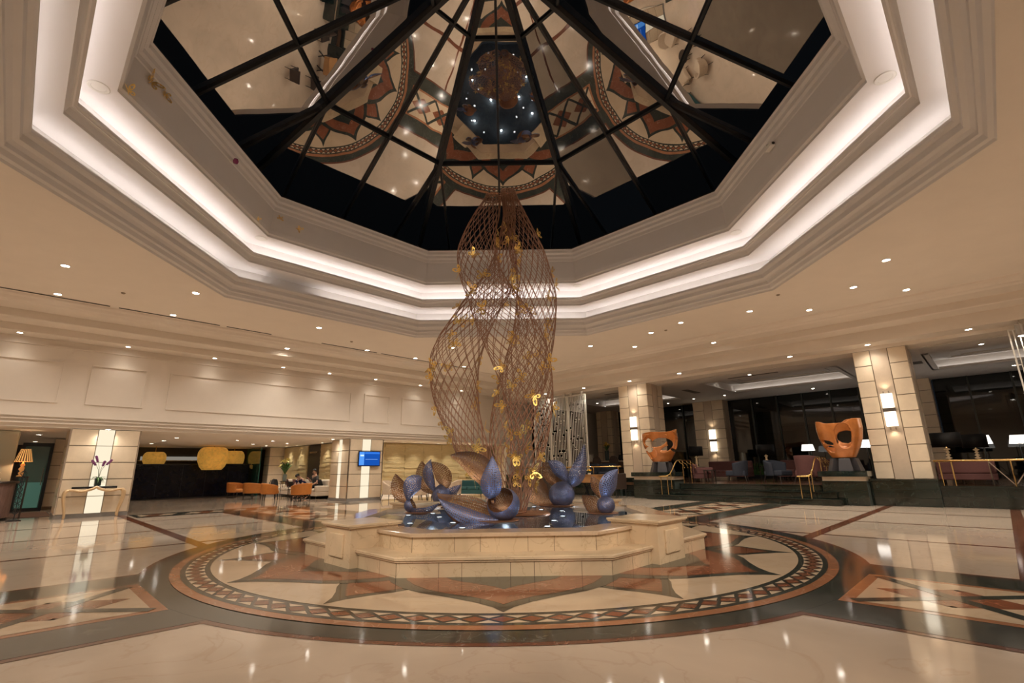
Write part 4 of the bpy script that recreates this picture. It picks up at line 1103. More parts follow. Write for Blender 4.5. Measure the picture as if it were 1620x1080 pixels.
# backpack
bp = thing('backpack', 'dark grey backpack sitting on an orange tub chair', 'backpack', LW(2.25, 17.55, .455), RL + .4)
MB().grid(lambda u, v: (.19 * math.copysign(abs(math.cos(2 * PI * u)) ** .6, math.cos(2 * PI * u)) * (1 - .45 * v ** 3), .13 * math.copysign(abs(math.sin(2 * PI * u)) ** .6, math.sin(2 * PI * u)) * (1 - .5 * v ** 3), .46 * v), 24, 10, closed_u=True).build('body', mat('backpack_grey', (.025, .027, .03), .7), parent=bp, smooth=True, subsurf=1)
MB().lathe([(0, .44), (.12, .44), (.08, .47), (0, .48)], 16).build('top_cap', mat('backpack_grey', (.025, .027, .03), .7), parent=bp, smooth=True)
MB().box(-.11, .11, -.165, -.10, .06, .25).build('front_pocket', mat('backpack_black', (.012, .012, .013), .6), parent=bp, bevel=.03)
for sx in (-1, 1): MB().tube([(sx * .09, .12, .43), (sx * .11, .18, .3), (sx * .10, .17, .12), (sx * .11, .12, .03)], .018, 6).build('strap', mat('backpack_black', (.012, .012, .013), .6), parent=bp, smooth=True)
MB().tube([(-.03, .06, .455), (0, .06, .50), (.03, .06, .455)], .008, 6).build('grab_handle', mat('backpack_black', (.012, .012, .013), .6), parent=bp)
# round side table
def round_table(label, loc, rz, h, r, top, leg):
    t = thing('side_table', label, 'side table', loc, rz)
    MB().lathe([(0, h - .03), (r, h - .03), (r + .006, h - .015), (r, h), (0, h)], 32).build('top', top, parent=t)
    for k in range(4):
        a = PI / 4 + k * PI / 2; MB().tube([(r * .75 * math.cos(a), r * .75 * math.sin(a), h - .03), (r * .72 * math.cos(a), r * .72 * math.sin(a), 0)], .018, 8).build('leg', leg, parent=t)
    return t
round_table('small dark round table between the orange chairs', LW(2.95, 16.9), 0, .48, .3, DARKW, DARKW)
# laptop on a table in front of the man
round_table('low dark round table carrying the open laptop', LW(3.22, 17.75), 0, .56, .30, DARKW, DARKW)
lp = thing('laptop', 'open black laptop in front of the bending man', 'laptop', LW(3.22, 17.75, .562), RL - PI / 2 + .25)
MB().box(-.17, .17, -.12, .12, 0, .018).build('base', mat('black_plastic', (.01, .01, .012), .3), parent=lp)
MB().box(-.17, .17, 0, .23, 0, .012).xform(Matrix.Translation((0, -.12, .016)) @ Matrix.Rotation(math.radians(105), 4, 'X')).build('lid', mat('black_plastic', (.01, .01, .012), .3), parent=lp)
# sofa along the gold wall
def sofa(name, label, fab, L, loc, rz, h=.82, arm=True, tuft=False, legm=None, pillows=0):
    t = thing(name, label, 'sofa', loc, rz)
    D = .82; aw = .16 if arm else .04
    MB().box(-L / 2, L / 2, -D / 2, D / 2, .14, .32).build('frame', fab, parent=t, bevel=.02)
    n = max(2, round(L / .75)); w = (L - 2 * aw) / n
    for i in range(n): MB().box(-L / 2 + aw + i * w + .006, -L / 2 + aw + (i + 1) * w - .006, -D / 2 - .01, D / 2 - .2, .32, .46).build('seat_cushion', fab, parent=t, bevel=.04)
    m = MB().box(-L / 2, L / 2, D / 2 - .2, D / 2, .32, h); bk = m.build('backrest', fab, parent=t, bevel=.05)
    if tuft:
        m = MB()
        for i in range(int(L / .16)):
            for j in range(3): m.lathe([(0, -.012), (.014, 0), (0, .012)], 8, (-L / 2 + .1 + i * .16 + (.08 if j % 2 else 0), D / 2 - .205, .48 + j * .1))
        m.build('buttons', mat('dark_button', (.12, .04, .035), .7), parent=t)
    if arm:
        for sx in (-1, 1): MB().box(sx * L / 2 - (aw if sx > 0 else 0), sx * L / 2 + (aw if sx < 0 else 0), -D / 2, D / 2, .32, .60).build('arm', fab, parent=t, bevel=.04)
    for sx in (-1, 1):
        for sy in (-1, 1): MB().tube([(sx * (L / 2 - .08), sy * (D / 2 - .08), .15), (sx * (L / 2 - .05), sy * (D / 2 - .05), 0)], [.026, .016], 8).build('leg', legm or DARKW, parent=t)
    return t
sofa('sofa', 'long cream sofa against the gold wall with two people on it', mat('pale_cream_upholstery', (.70, .60, .48), .85, var=.05, scale=20), 5.2, LW(4.0, 18.7), RL - PI / 2, .86)
def pillow(label, loc, rz, fab, s=.42, tilt=.35):
    m = MB().grid(lambda u, v: ((u - .5) * s, .07 * (math.sin(PI * u) * math.sin(PI * v)) ** .5, (v - .5) * s), 10, 10)
    m.grid(lambda u, v: ((u - .5) * s, -.07 * (math.sin(PI * u) * math.sin(PI * v)) ** .5, (v - .5) * s), 10, 10)
    o_ = m.build('cushion', fab, loc=(loc[0], loc[1], loc[2] + s / 2), rz=rz, smooth=True); o_.rotation_euler = (tilt, 0, rz)
    return tag(o_, label, 'cushion')
pillow('dusty pink cushion on the cream sofa, furthest from the column', LW(4.03, 20.6, .47), RL - PI / 2, PINKF)
pillow('dusty pink cushion on the cream sofa, right beside the laptop', LW(4.03, 19.6, .47), RL - PI / 2, PINKF)
pillow('black cushion on the cream sofa beside the man in the grey shirt', LW(4.03, 16.6, .47), RL - PI / 2, BLACKF)
# lilies
def bouquet(name, label, loc, vase_h, vase_r, vm, fl, nfl, spread, hgt, fr=.05, leaves=20, seed=1, petals=5, vase_prof=None):
    random.seed(seed)
    t = thing(name, label, 'flower vase', loc, 0)
    MB().lathe(vase_prof or [(vase_r * .8, 0), (vase_r, .02), (vase_r, vase_h), (vase_r * .88, vase_h), (vase_r * .85, .04), (0, .04)], 20).build('vase', vm, parent=t, smooth=False)
    lf = MB(); st_ = MB()
    for k in range(leaves):
        a = random.uniform(0, 6.28); L = random.uniform(.5, 1) * hgt; sp = random.uniform(.2, 1) * spread; w = .05 + .06 * hgt
        P0 = Vector((0, 0, vase_h * .9)); P2 = Vector((sp * math.cos(a), sp * math.sin(a), vase_h + L * .8)); P1 = Vector((sp * .4 * math.cos(a), sp * .4 * math.sin(a), vase_h + L * .75)); sd = Vector((-math.sin(a), math.cos(a), .2))
        lf.grid(lambda u, v: tuple(P0 * (1 - u) ** 2 + P1 * 2 * u * (1 - u) + P2 * u * u + sd * ((v - .5) * w * math.sin(PI * min(1, .1 + u * .9)))), 7, 2)
    lf.build('leaves', LEAF, parent=t, smooth=True, solid=.004)
    for k in range(nfl):
        a = random.uniform(0, 6.28); sp = spread * random.uniform(.1, .9); h = vase_h + hgt * random.uniform(.55, 1.0)
        c0 = Vector((sp * math.cos(a), sp * math.sin(a), h)); st_.tube([(0, 0, vase_h * .8), (c0.x * .5, c0.y * .5, vase_h + (h - vase_h) * .6), c0], .006, 5)
        m = MB(); up = Vector((math.cos(a) * .6, math.sin(a) * .6, .8)).normalized(); M = up.to_track_quat('Z', 'Y').to_matrix()
        for j in range(petals):
            b_ = 2 * PI * j / petals
            m.grid(lambda u, v: tuple(c0 + M @ Vector((fr * u * math.cos(b_) - (v - .5) * fr * .7 * math.sin(PI * min(1, u + .1)) * math.sin(b_), fr * u * math.sin(b_) + (v - .5) * fr * .7 * math.sin(PI * min(1, u + .1)) * math.cos(b_), fr * .5 * (u - u * u * .6)))), 5, 2)
        m.build('flower', fl, parent=t, smooth=True, solid=.003)
    st_.build('stems', mat('stem_green', (.05, .10, .025), .6), parent=t)
    return t
bt = round_table('tall dark side table under the big vase of lilies', LW(3.75, 18.35 + 1.95), 0, .78, .22, DARKW, DARKW)
bouquet('lily_vase', 'large glass vase of yellow and white lilies behind the seated people', LW(3.75, 20.3, .782), .35, .10, mat('pale_vase_glass', (.25, .3, .28), .1, coat=.5), mat('lily_petal', (.85, .72, .25), .6), 9, .42, .75, .15, 34, 3)
# pendants
def pendant(label, s, d, zc, r, h, cut=.55):
    t = thing('pendant_lamp', label, 'pendant lamp', LW(s, d, zc), 0, 'gold pendants over the reception')
    pr = [(r * .62, -h * .5), (r * .80, -h * .36), (r * .95, -h * .12), (r, h * .1), (r * .97, h * .28), (r * .86, h * .42), (r * .70, h * .5), (.05, h * .5)]
    MB().lathe(pr, 36).build('shade', GLOWGOLD, parent=t, smooth=True)
    MB().tube([(0, 0, h * .5), (0, 0, 2.62 - zc)], .02, 8).build('rod', BRASS, parent=t)
    lamp('bulb', t, 14, (0, 0, -h * .1), (1, .7, .3), .08)
    return t
GLOWGOLD = mat('glowing_gold_shade', (0.85, 0.46, 0.09), .4, .5, var=.45, scale=5, emit=(1.0, .50, .09), estr=.20)
pendant('big gold pendant lamp in front of the dark reception', .86, 22.6, 1.97, .72, 1.14)
pendant('gold pendant lamp at left, partly hidden behind the dark reception', -1.32, 24.7, 1.95, .52, .78)
pendant('gold pendant lamp at right beside the green glass', 2.45, 24.7, 1.95, .55, 1.0)
# reception
rd = thing('reception_desk', 'long dark navy reception desk across the back of the left bay', 'reception desk', LW(.28, 23.35), RL)
MB().box(-2.65, 2.65, .02, .7, .06, 1.66).build('front', NAVYG, parent=rd); MB().box(-2.6, 2.6, .06, .66, 0, .06).build('kick', BLACKST, parent=rd)
MB().box(-2.7, 2.7, -.04, .74, 1.66, 1.72).build('top', BLACKG, parent=rd, bevel=.006)
for i in range(1, 5): MB().box(-2.65 + i * 1.06 - .004, -2.65 + i * 1.06 + .004, .014, .02, .06, 1.66).build('joint', BLACKST, parent=rd)
for s0, s1 in ((-1.0, .1), (1.5, 2.3)):
    pass
sh = thing('back_shelf', 'pale lit shelf strip on the dark wall behind the reception', 'shelf', LW(.4, 25.5), RL)
MB().box(-2.3, 2.3, -.2, .1, 1.90, 1.94).build('board', WHITEM, parent=sh); MB().box(-2.2, 2.2, -.02, .08, 1.94, 2.14).build('backlight', emis('shelf_glow', (1, .9, .75), .18), parent=sh)
# far-left corner
CURV = mat('pale_green_plaster', (.52, .52, .43), .7)
o_ = MB().box(-9, -6.5, 15.05, 15.4, 0, 2.62).build('wall_corner', CURV, rz=RL, bevel=.05); struct(o_)
dm = MB(); dm.box(-.55, .55, -1.3, 1.3, 0, .012, 0)
for i in range(44): y = -1.25 + i * 2.5 / 43; dm.box(-.52, .52, y - .012, y + .012, .012, .016, 1)
tag(dm.build('door_mat', [mat('mat_base', (.10, .06, .045), .95), mat('mat_rib', (.30, .19, .14), .95)], loc=LW(-5.95, 16.0), rz=RL), 'ribbed brown door mat beside the console column', 'door mat')
gd = thing('glass_door', 'dark framed green glass door at far left', 'door', LW(-5.95, 18.4), RL)
for x0, x1, z0, z1 in ((-.42, -.33, 0, 2.4), (.33, .42, 0, 2.4), (-.33, .33, 2.28, 2.4), (-.33, .33, 0, .1)): MB().box(x0, x1, -.05, .05, z0, z1).build('frame', BLACKST, parent=gd)
MB().box(-.33, .33, -.008, .008, .1, 2.28).build('pane', GREENGL, parent=gd); MB().box(-.30, .30, -.03, -.01, .12, 1.0).build('lower_panel', mat('teal_panel', (.10, .26, .22), .3, emit=(.1, .3, .25), estr=.12), parent=gd)
MB().tube([(.26, -.08, .9), (.26, -.08, 1.5)], .012, 8).build('handle', STEEL, parent=gd)
t = thing('tiled_column', 'onyx tiled pier behind the console column, by the glass door', 'column', LW(-5.05, 19.0), RL)
MB().box(-.45, .45, .02, 1, 0, 2.6).build('core', GROOVE, parent=t); m = MB(); tiled_face(m, 'y', -1, .02, 0, 0, .1, 5, .5, [-.45, .45]); tiled_face(m, 'x', -1, -.44, 0, 0, .1, 5, .5, [0, 1.0]); m.build('tile_cladding', TILE, parent=t)
ct = thing('counter', 'rounded mauve wood counter at the left edge', 'counter', LW(-6.88, 14.1), RL)
MB().lathe([(0, .08), (.50, .08), (.52, .12), (.52, 1.02), (0, 1.02)], 32).build('body', mat('mauve_wood', (.20, .12, .10), .35, var=.3, scale=8, stretch=(6, 6, .6)), parent=ct)
MB().lathe([(0, 1.02), (.58, 1.02), (.60, 1.05), (.58, 1.09), (0, 1.09)], 32).build('top', DARKW, parent=ct); MB().lathe([(0, 0), (.48, 0), (.48, .08), (0, .08)], 24).build('kick', BLACKST, parent=ct)
it = thing('iron_stand', 'black scrolled iron stand in front of the mauve counter', 'ornament', LW(-6.25, 13.45), RL)
MB().lathe([(0, 0), (.16, 0), (.16, .02), (.04, .05), (0, .05)], 20).build('base', BLACKST, parent=it)
MB().tube([(0, 0, .03), (0, 0, 1.45)], .012, 8).build('stem', BLACKST, parent=it)
m = MB()
for i in range(8):
    z = .18 + i * .15
    for k in range(2):
        for sx in (1, -1):
            pts = [(sx * (.012 + (.05 + .015 * math.sin(i)) * math.sin(PI * u / 8) * (1 if k == 0 else .5)), (.04 if k else 0) * math.sin(PI * u / 8), z + .15 * u / 8) for u in range(9)]
            m.tube(pts, .007, 5)
m.build('scrolls', BLACKST, parent=it)
lt = thing('side_table', 'small dark table under the striped lamp at far left', 'side table', LW(-6.30, 14.75), RL)
lt['label'] = 'tall dark table under the striped table lamp at far left'
MB().box(-.2, .2, -.18, .18, 1.18, 1.22).build('top', DARKW, parent=lt)
for sx in (-1, 1):
    for sy in (-1, 1): MB().box(sx * .17 - .02, sx * .17 + .02, sy * .15 - .02, sy * .15 + .02, 0, 1.18).build('leg', DARKW, parent=lt)
tl = thing('table_lamp', 'table lamp with a striped orange shade at far left', 'table lamp', LW(-6.30, 14.75, 1.22), RL)
MB().lathe([(.09, 0), (.09, .02), (.04, .05), (.07, .10), (.035, .15), (.08, .22), (.035, .29), (.06, .34), (.02, .40), (.015, .46)], 16).build('base', mat('amber_crystal', (.6, .28, .10), .1, .2, emit=(.9, .4, .1), estr=.2), parent=tl, smooth=True)
m = MB(); n = 40
for k in range(n):
    a0, a1 = 2 * PI * k / n, 2 * PI * (k + 1) / n
    m.add([(.21 * math.cos(a0), .21 * math.sin(a0), .44), (.21 * math.cos(a1), .21 * math.sin(a1), .44), (.115 * math.cos(a1), .115 * math.sin(a1), .82), (.115 * math.cos(a0), .115 * math.sin(a0), .82)], [(0, 1, 2, 3)], k % 2)
m.build('shade', [mat('shade_orange', (.75, .36, .1), .7, emit=(1, .5, .15), estr=.55), mat('shade_brown', (.22, .10, .04), .7)], parent=tl)
lamp('bulb', tl, 10, (0, 0, .55), (1, .7, .4), .05)
bouquet('orchid_bowl', 'white bowl of white flowers on the mauve counter', LW(-6.82, 14.05, 1.092), .09, .12, WHITEM, WHITEF, 8, .12, .16, .05, 12, 9)
# cream armchairs right of the television column
def armchair(label, fab, legm, w=.74, h=.80, wing=.0):
    t = thing('armchair', label, 'armchair', (0, 0, 0), 0)
    def fn(u, v):
        a = math.radians(-108 + 216 * u); hh = h - (.22 - wing) * max(0, (abs(u - .5) * 2 - .35)) ** 1.2 * 1.6
        r = w / 2 - .03 + .05 * v; return (r * math.sin(a), r * math.cos(a) * .95, .24 + (hh - .24) * v)
    b_ = MB().grid(fn, 22, 6).build('backrest', fab, parent=t, smooth=True, solid=.08); q_ = b_.modifiers.new('bev', 'BEVEL'); q_.width = .025; q_.segments = 3
    MB().box(-w / 2 + .06, w / 2 - .06, -w / 2, w / 2 - .08, .24, .45).build('seat', fab, parent=t, bevel=.05)
    for x in (-w / 2 + .1, w / 2 - .1):
        for y in (-w / 2 + .1, w / 2 - .12): MB().tube([(x, y, .26), (x * 1.2, y * 1.2, 0)], [.024, .013], 8).build('leg', legm, parent=t)
    return t
ca = armchair('cream armchair right of the television column, nearest the column', CREAMF, DARKW, .78, .82); ca.location = (-5.05, 12.75, 0); ca.rotation_euler = (0, 0, math.radians(75)); ca['group'] = 'cream armchairs by the gold wall'
for x, y, rz, lab in ((-3.75, 11.75, 170, 'cream armchair before the gold wall, turning its back to the fountain'), (-2.35, 12.35, -100, 'cream armchair in front of the gold wall behind the lattice sculpture'), (-3.1, 13.75, 10, 'cream armchair in front of the gold wall, the one with its back to the wall')):
    dup(ca, (x, y, 0), math.radians(rz), lab, 'cream armchairs by the gold wall')
round_table('low dark round table between the cream armchairs', (-3.65, 12.75, 0), 0, .45, .35, DARKW, DARKW)
sofa('sofa', 'small teal sofa in front of the gold wall behind the lattice sculpture', mat('teal_velvet', (.03, .10, .10), .8), 1.5, (-1.75, 14.6, 0), -.3, .74)
ks = thing('information_kiosk', 'black kiosk with a blue screen seen through the lattice sculpture', 'kiosk', LW(15.9, 13.8), RL - .3)
MB().box(-.30, .30, -.04, .10, .0, 2.0).build('body', BLACKST, parent=ks); MB().box(-.26, .26, -.05, -.04, 1.85, 2.35).build('screen', emis('kiosk_screen', (.08, .35, .5), .8), parent=ks)

# ================================================================== RIGHT SIDE
def planter(t0, t1, m0, m1, label):
    w = t1 - t0; d = m1 - m0
    p = thing('marble_pedestal', label, 'pedestal', RW((t0 + t1) / 2, m0), RR)
    m = MB(); m.box(-w / 2, w / 2, 0, d, 0, .70, 1)
    for i in range(3):
        x = -w / 2 - (.3 if i % 2 else 0)
        while x < w / 2 - .02:
            a, b_ = max(x, -w / 2), min(x + .6, w / 2)
            if b_ - a > .03: m.box(a + .003, b_ - .003, -.012, 0, i * .233 + .003, (i + 1) * .233 - .003)
            x += .6
    m.box(-w / 2 - .03, w / 2 + .03, -.03, d, .70, .74)
    m.build('green_base', [GREENM, GROUT], parent=p)
    MB().box(-w / 2 + .02, w / 2 - .02, .02, d, .74, .87).build('beige_band', mat('beige_stone_band', (.62, .49, .36), .4, var=.08), parent=p)
    MB().box(-w / 2 - .07, w / 2 + .07, -.06, d, .87, 1.04).build('top_slab', GREENM, parent=p, bevel=.012)
    return p
planter(-4.62, -2.78, 12.25, 13.08, 'green marble pedestal left of the steps carrying the bronze bowl with crossing bands')
planter(2.31, 3.51, 12.25, 13.08, 'green marble pedestal right of the steps carrying the bronze bowl with a round hole')
planter(7.05, 8.6, 12.25, 12.9, 'green marble pedestal at the far right edge')

def bronze(label, loc, rz, W, zb, htop, mask, cup_label):
    g = thing('bronze_sculpture', label, 'sculpture', loc, rz)
    prof = [(.0, .36), (.17, .46), (.40, .59), (.68, .69), (.95, .735), (1.12, .73), (1.4, .71)]
    def rad(z):
        for i in range(len(prof) - 1):
            if prof[i][0] <= z <= prof[i + 1][0]:
                u = (z - prof[i][0]) / (prof[i + 1][0] - prof[i][0]); u = u * u * (3 - 2 * u) * .4 + u * .6
                return prof[i][1] * (1 - u) + prof[i + 1][1] * u
        return prof[-1][1]
    NU, NV = 96, 40
    def fn(u, v):
        th = 2 * PI * u; h = htop(math.cos(th), math.sin(th)); z = h * v; r = rad(z) * W
        return (r * math.cos(th), r * math.sin(th) * .9, zb + z)
    def skip(u, v):
        th = 2 * PI * u; h = htop(math.cos(th), math.sin(th)); z = h * v; x = rad(z) * math.cos(th)
        return mask(x, z, math.sin(th))
    m = MB().grid(fn, NU, NV, closed_u=True, skip=skip)
    m.add([tuple(fn(k / NU, 0)) for k in range(NU)], [tuple(range(NU - 1, -1, -1))])
    b_ = m.build('bowl', BRONZES, parent=g, smooth=True)
    bmr = b_.modifiers.new('weld', 'WELD'); bmr.merge_threshold = .001
    sm = b_.modifiers.new('smooth', 'LAPLACIANSMOOTH') if False else b_.modifiers.new('smooth', 'SMOOTH'); sm.factor = .5; sm.iterations = 6
    so = b_.modifiers.new('solid', 'SOLIDIFY'); so.thickness = .07; so.offset = -1
    ss = b_.modifiers.new('sub', 'SUBSURF'); ss.levels = 1; ss.render_levels = 1
    n = 5
    pd = mat('dark_grey_pedestal', (.045, .04, .042), .35)
    for k in range(n):
        a = -PI + PI * 2 * k / n + .3
        mm = MB(); c_, s_ = math.cos(a), math.sin(a)
        vs = []
        for z, r0, r1, hw in ((0, .12, .47, .20), (zb, .10, .36, .15)):
            for r, q in ((r0, -hw * .5), (r1, -hw), (r1, hw), (r0, hw * .5)): vs.append((r * c_ - q * s_, (r * s_ + q * c_) * .9, z))
        mm.add(vs, [(3, 2, 1, 0), (4, 5, 6, 7), (0, 1, 5, 4), (1, 2, 6, 5), (2, 3, 7, 6), (3, 0, 4, 7)]).build('foot', pd, parent=g, bevel=.01)
    return g
def ell(x, z, cx, cz, rx, rz, rot=0.0):
    c, s = math.cos(rot), math.sin(rot); dx, dz = x - cx, z - cz
    return ((dx * c + dz * s) / rx) ** 2 + ((-dx * s + dz * c) / rz) ** 2 < 1
def mask1(x, z, sn):
    if sn < 0:   # front
        return ell(x, z, -.20, .88, .48, .28, .10) or ell(x, z, .52, .82, .22, .42, .2) or ell(x, z, -.42, .38, .26, .21, -.5) or ell(x, z, .26, .52, .27, .085, .4)
    return ell(x, z, .1, .76, .45, .26, -.1) or ell(x, z, -.5, .7, .17, .30) or ell(x, z, .45, .40, .20, .14)
def top1(c, s): return 1.24 + (.10 * max(0, c) ** 2) + (.07 * s) - .05 * max(0, -s) + .02 * math.cos(3 * math.atan2(s, c))
def mask2(x, z, sn):
    if sn < 0: return ell(x, z, .10, .70, .25, .40) or ell(x, z, -.44, .50, .17, .055, -.35) or ell(x, z, -.35, .30, .13, .09, -.6)
    return ell(x, z, .2, .7, .3, .2) or ell(x, z, -.35, .55, .22, .2)
def top2(c, s):
    h = 1.16 + .03 * s
    h += .13 / (1 + math.exp(-(c - .34 - (.08 if s < 0 else -.08)) * 16)) + .08 / (1 + math.exp((c + .72) * 20))
    return h
bronze('orange bronze openwork bowl with crossing bands, left of the steps', RW(-3.50, 12.72, 1.04), math.radians(-18), 1.0, .40, top1, mask1, '')
bronze('orange bronze openwork bowl with a round hole, right of the steps', RW(2.95, 12.72, 1.04), math.radians(-34), .89, .40, top2, mask2, '')

# brass handrails of the steps
def handrail(label, t, sg):
    h = thing('handrail', label, 'handrail', RW(t, 11.75), RR, 'brass handrails of the lounge steps')
    random.seed(3)
    MB().tube([(-.22, .0, .88), (-.05, .02, .89), (.10, .02, .895), (.16, .0, .90)], .030, 8).build('end_bar', BRASS, parent=h, smooth=True)
    MB().tube([(.10, .0, .90), (.18, .12, .95), (.20, .35, 1.14), (.22, .55, 1.36), (.24, .7, 1.48), (.26, .9, 1.50), (.26, 1.9, 1.50)], .024, 8).build('rail', BRASS, parent=h, smooth=True)
    for x, y, zb in ((-.15, .02, .2), (.12, .02, .2), (.14, .30, .4)):
        MB().tube([(x, y, zb), (x, y, .90 if y < .2 else 1.08)], .013, 8).build('post', BRASS, parent=h)
    for y, zb in ((.85, 1.5), (1.15, 1.5), (1.5, 1.5), (1.85, 1.5)):
        m = MB(); m.tube([(.25, y, zb), (.28, y + .05, zb - .10), (.36, y + .12, zb - .16), (.40, y + .15, zb - .30)], [.014, .012, .014, .02], 6)
        m.lathe([(0, -.03), (.03, 0), (0, .03)], 8, (.40, y + .15, zb - .30)); m.build('branch', BRASS, parent=h, smooth=True)
    for y in (1.15, 1.88): MB().tube([(.26, y, .6), (.26, y, 1.5)], .014, 8).build('post', BRASS, parent=h)
    return h
handrail('brass branch-like handrail at the left end of the lounge steps', -2.95, 1)
handrail('brass branch-like handrail at the right end of the lounge steps', 1.95, 1)
# straight brass rails with glass
def brass_rail(label, t0, t1, m, zb, zt, posts):
    h = thing('brass_rail', label, 'railing', RW((t0 + t1) / 2, m), RR); w = (t1 - t0) / 2; c0 = (t0 + t1) / 2
    MB().tube([(-w, 0, zt), (w, 0, zt)], .032, 10).build('rail', BRASS, parent=h, smooth=True)
    for p in posts: MB().tube([(p - c0 + .0, 0, zb), (p - c0, 0, zt)], .018, 8).build('post', BRASS, parent=h)
    return h
br = brass_rail('polished brass rail on the low green wall at far right', 5.12, 9.0, 13.05, .60, 1.31, (5.25, 5.52, 6.75, 7.9))
brass_rail('long thin brass rail on the low wall behind the right-hand flower sculptures', -12.5, -5.7, 13.05, .95, 1.29, (-12.3, -10.5, -8.8, -7.2, -5.85))
# lattice screens
def fret_screen(label, t0, m, z0, z1, w, seed, bars=True):
    s = thing('lattice_screen', label, 'screen', RW(t0 + w / 2, m), RR, 'white fretwork screens')
    random.seed(seed)
    fr = MB(); b = .035
    for x in (-w / 2 + b / 2, w / 2 - b / 2): fr.box(x - b / 2, x + b / 2, -.03, .03, z0, z1)
    for z in (z0 + b / 2, z1 - b / 2): fr.box(-w / 2, w / 2, -.03, .03, z - b / 2, z + b / 2)
    fr.build('frame', WHITEM, parent=s)
    nx = int(w / .102); nz = int((z1 - z0) / .11); dx = w / nx; dz = (z1 - z0) / nz; m_ = MB(); h = .012
    for i in range(1, nx):
        x = -w / 2 + i * dx; j = 0
        while j < nz:
            L = random.choice((4, 6, 8, 9, 11, 13)); e = min(j + L, nz)
            m_.box(x - h, x + h, -.009, .009, z0 + j * dz, z0 + e * dz)
            if e < nz:
                sg = random.choice((-1, 1)); m_.box(min(x, x + sg * dx) - h, max(x, x + sg * dx) + h, -.009, .009, z0 + e * dz - h, z0 + e * dz + h)
                if random.random() < .5: m_.box(x - h, x + h, -.009, .009, z0 + e * dz, z0 + (e + .5) * dz)
            j = e + (1 if random.random() < .7 else 0)
    m_.build('fretwork', WHITEM, parent=s)
    br_ = MB()
    for x in (-w * .3, w * .3): br_.lathe([(.07, 0), (.08, .05), (.08, .14), (.03, .17), (0, .17)], 12, (x, 0, z1 - .02))
    br_.build('ceiling_bracket', mat('pale_nickel', (.6, .55, .48), .3, .6), parent=s, smooth=False)
    return s
for i, (t0, lab) in enumerate(((-8.62, 'white fretwork screen right of the lattice sculpture, the rightmost panel'), (-9.78, 'white fretwork screen right of the lattice sculpture, middle panel'), (-10.94, 'white fretwork screen partly hidden behind the lattice sculpture'))):
    fret_screen(lab, t0, 13.12, 1.12, 4.84, 1.13, 20 + i)
fret_screen('white fretwork screen hanging at the far right edge', 7.36, 12.70, 1.045, 4.86, 1.2, 31)
sp_ = thing('track_spotlight', 'grey cylinder spotlight above the far right fretwork screen', 'spotlight', RW(7.62, 12.55, 4.93), RR)
MB().lathe([(.10, -.32), (.11, -.30), (.11, 0), (0, 0)], 20).build('body', mat('grey_metal', (.4, .37, .33), .4, .5), parent=sp_); MB().lathe([(.0, -.321), (.09, -.321), (.09, -.31)], 20).build('lens', DOWNE, parent=sp_); MB().tube([(0, 0, 0), (0, 0, .13)], .015, 6).build('stem', STEEL, parent=sp_)

# lounge furniture (floor at .6)
ZL = .6
def lounge_lamp(label, loc, k=1.0, base_h=.55):
    t = thing('table_lamp', label, 'table lamp', loc, 0, 'black drum table lamps in the lounge')
    m = MB(); pr = [(.10, 0), (.10, .02), (.03, .04)]; z = .05
    for i in range(5): rr = .06 + .03 * ((i * 2) % 3) * .6; pr += [(.025, z), (rr, z + .045), (.025, z + .09)]; z += .095
    pr += [(.015, z), (.015, base_h + .06)]
    m.lathe(pr, 16).build('crystal_base', mat('glowing_crystal', (.75, .6, .45), .08, .5, emit=(1, .6, .28), estr=.10), parent=t, smooth=True)
    m = MB(); m.lathe([(.32 * k, base_h), (.32 * k, base_h + .46)], 36)
    m.build('shade', mat('black_lampshade', (.010, .009, .009), .6), parent=t, smooth=True, solid=.006)
    MB().lathe([(.30 * k, base_h + .004), (.30 * k, base_h + .45)], 36).build('shade_lining', mat('copper_lining', (.8, .32, .10), .4, .3), parent=t, smooth=True)
    lamp('bulb', t, 16, (0, 0, base_h + .15), (1, .62, .3), .05)
    return t
def dark_table(label, loc, w=.5, h=.62):
    t = thing('side_table', label, 'side table', loc, RR)
    MB().box(-w / 2, w / 2, -w / 2, w / 2, h - .05, h).build('top', DARKW, parent=t, bevel=.005)
    for sx in (-1, 1):
        for sy in (-1, 1): MB().box(sx * (w / 2 - .03) - .02, sx * (w / 2 - .03) + .02, sy * (w / 2 - .03) - .02, sy * (w / 2 - .03) + .02, 0, h - .05).build('leg', DARKW, parent=t)
    return t
TAPER = mat('tapered_dark_leg', (.03, .02, .015), .4)
sofa('sofa', 'dusty pink sofa end on, left of the lounge entrance', PINKF, 1.7, RW(-2.95, 15.2, ZL), RR + PI / 2 + .5, .74, legm=TAPER)
sofa('sofa', 'tufted dusty pink sofa below the black lamp, left of the blue armchair', PINKF, 2.1, RW(-3.0, 18.4, ZL), RR, .88, tuft=True, legm=TAPER)
sofa('sofa', 'tufted dusty pink sofa behind the right blue armchair', PINKF, 2.0, RW(.30, 18.4, ZL), RR, .88, tuft=True, legm=TAPER)
ba = armchair('slate blue armchair in the lounge, left one of the pair facing each other', BLUEF, TAPER, .84, .86, .1); ba.location = RW(-1.45, 15.3, ZL); ba.rotation_euler = (0, 0, RR - 1.3); ba['group'] = 'slate blue lounge armchairs'
dup(ba, RW(.08, 15.4, ZL), RR + 1.25, 'slate blue armchair in the lounge, right one with the tufted sofa behind it', 'slate blue lounge armchairs')
pa = armchair('dusty pink armchair beside the right handrail of the steps', PINKF, TAPER, .9, 1.0, .12); pa.location = RW(1.42, 14.8, ZL); pa.rotation_euler = (0, 0, RR + 2.6)
dark_table('low dark carved table between pink sofa and blue armchair', RW(-2.2, 14.3, ZL), .38, .5)
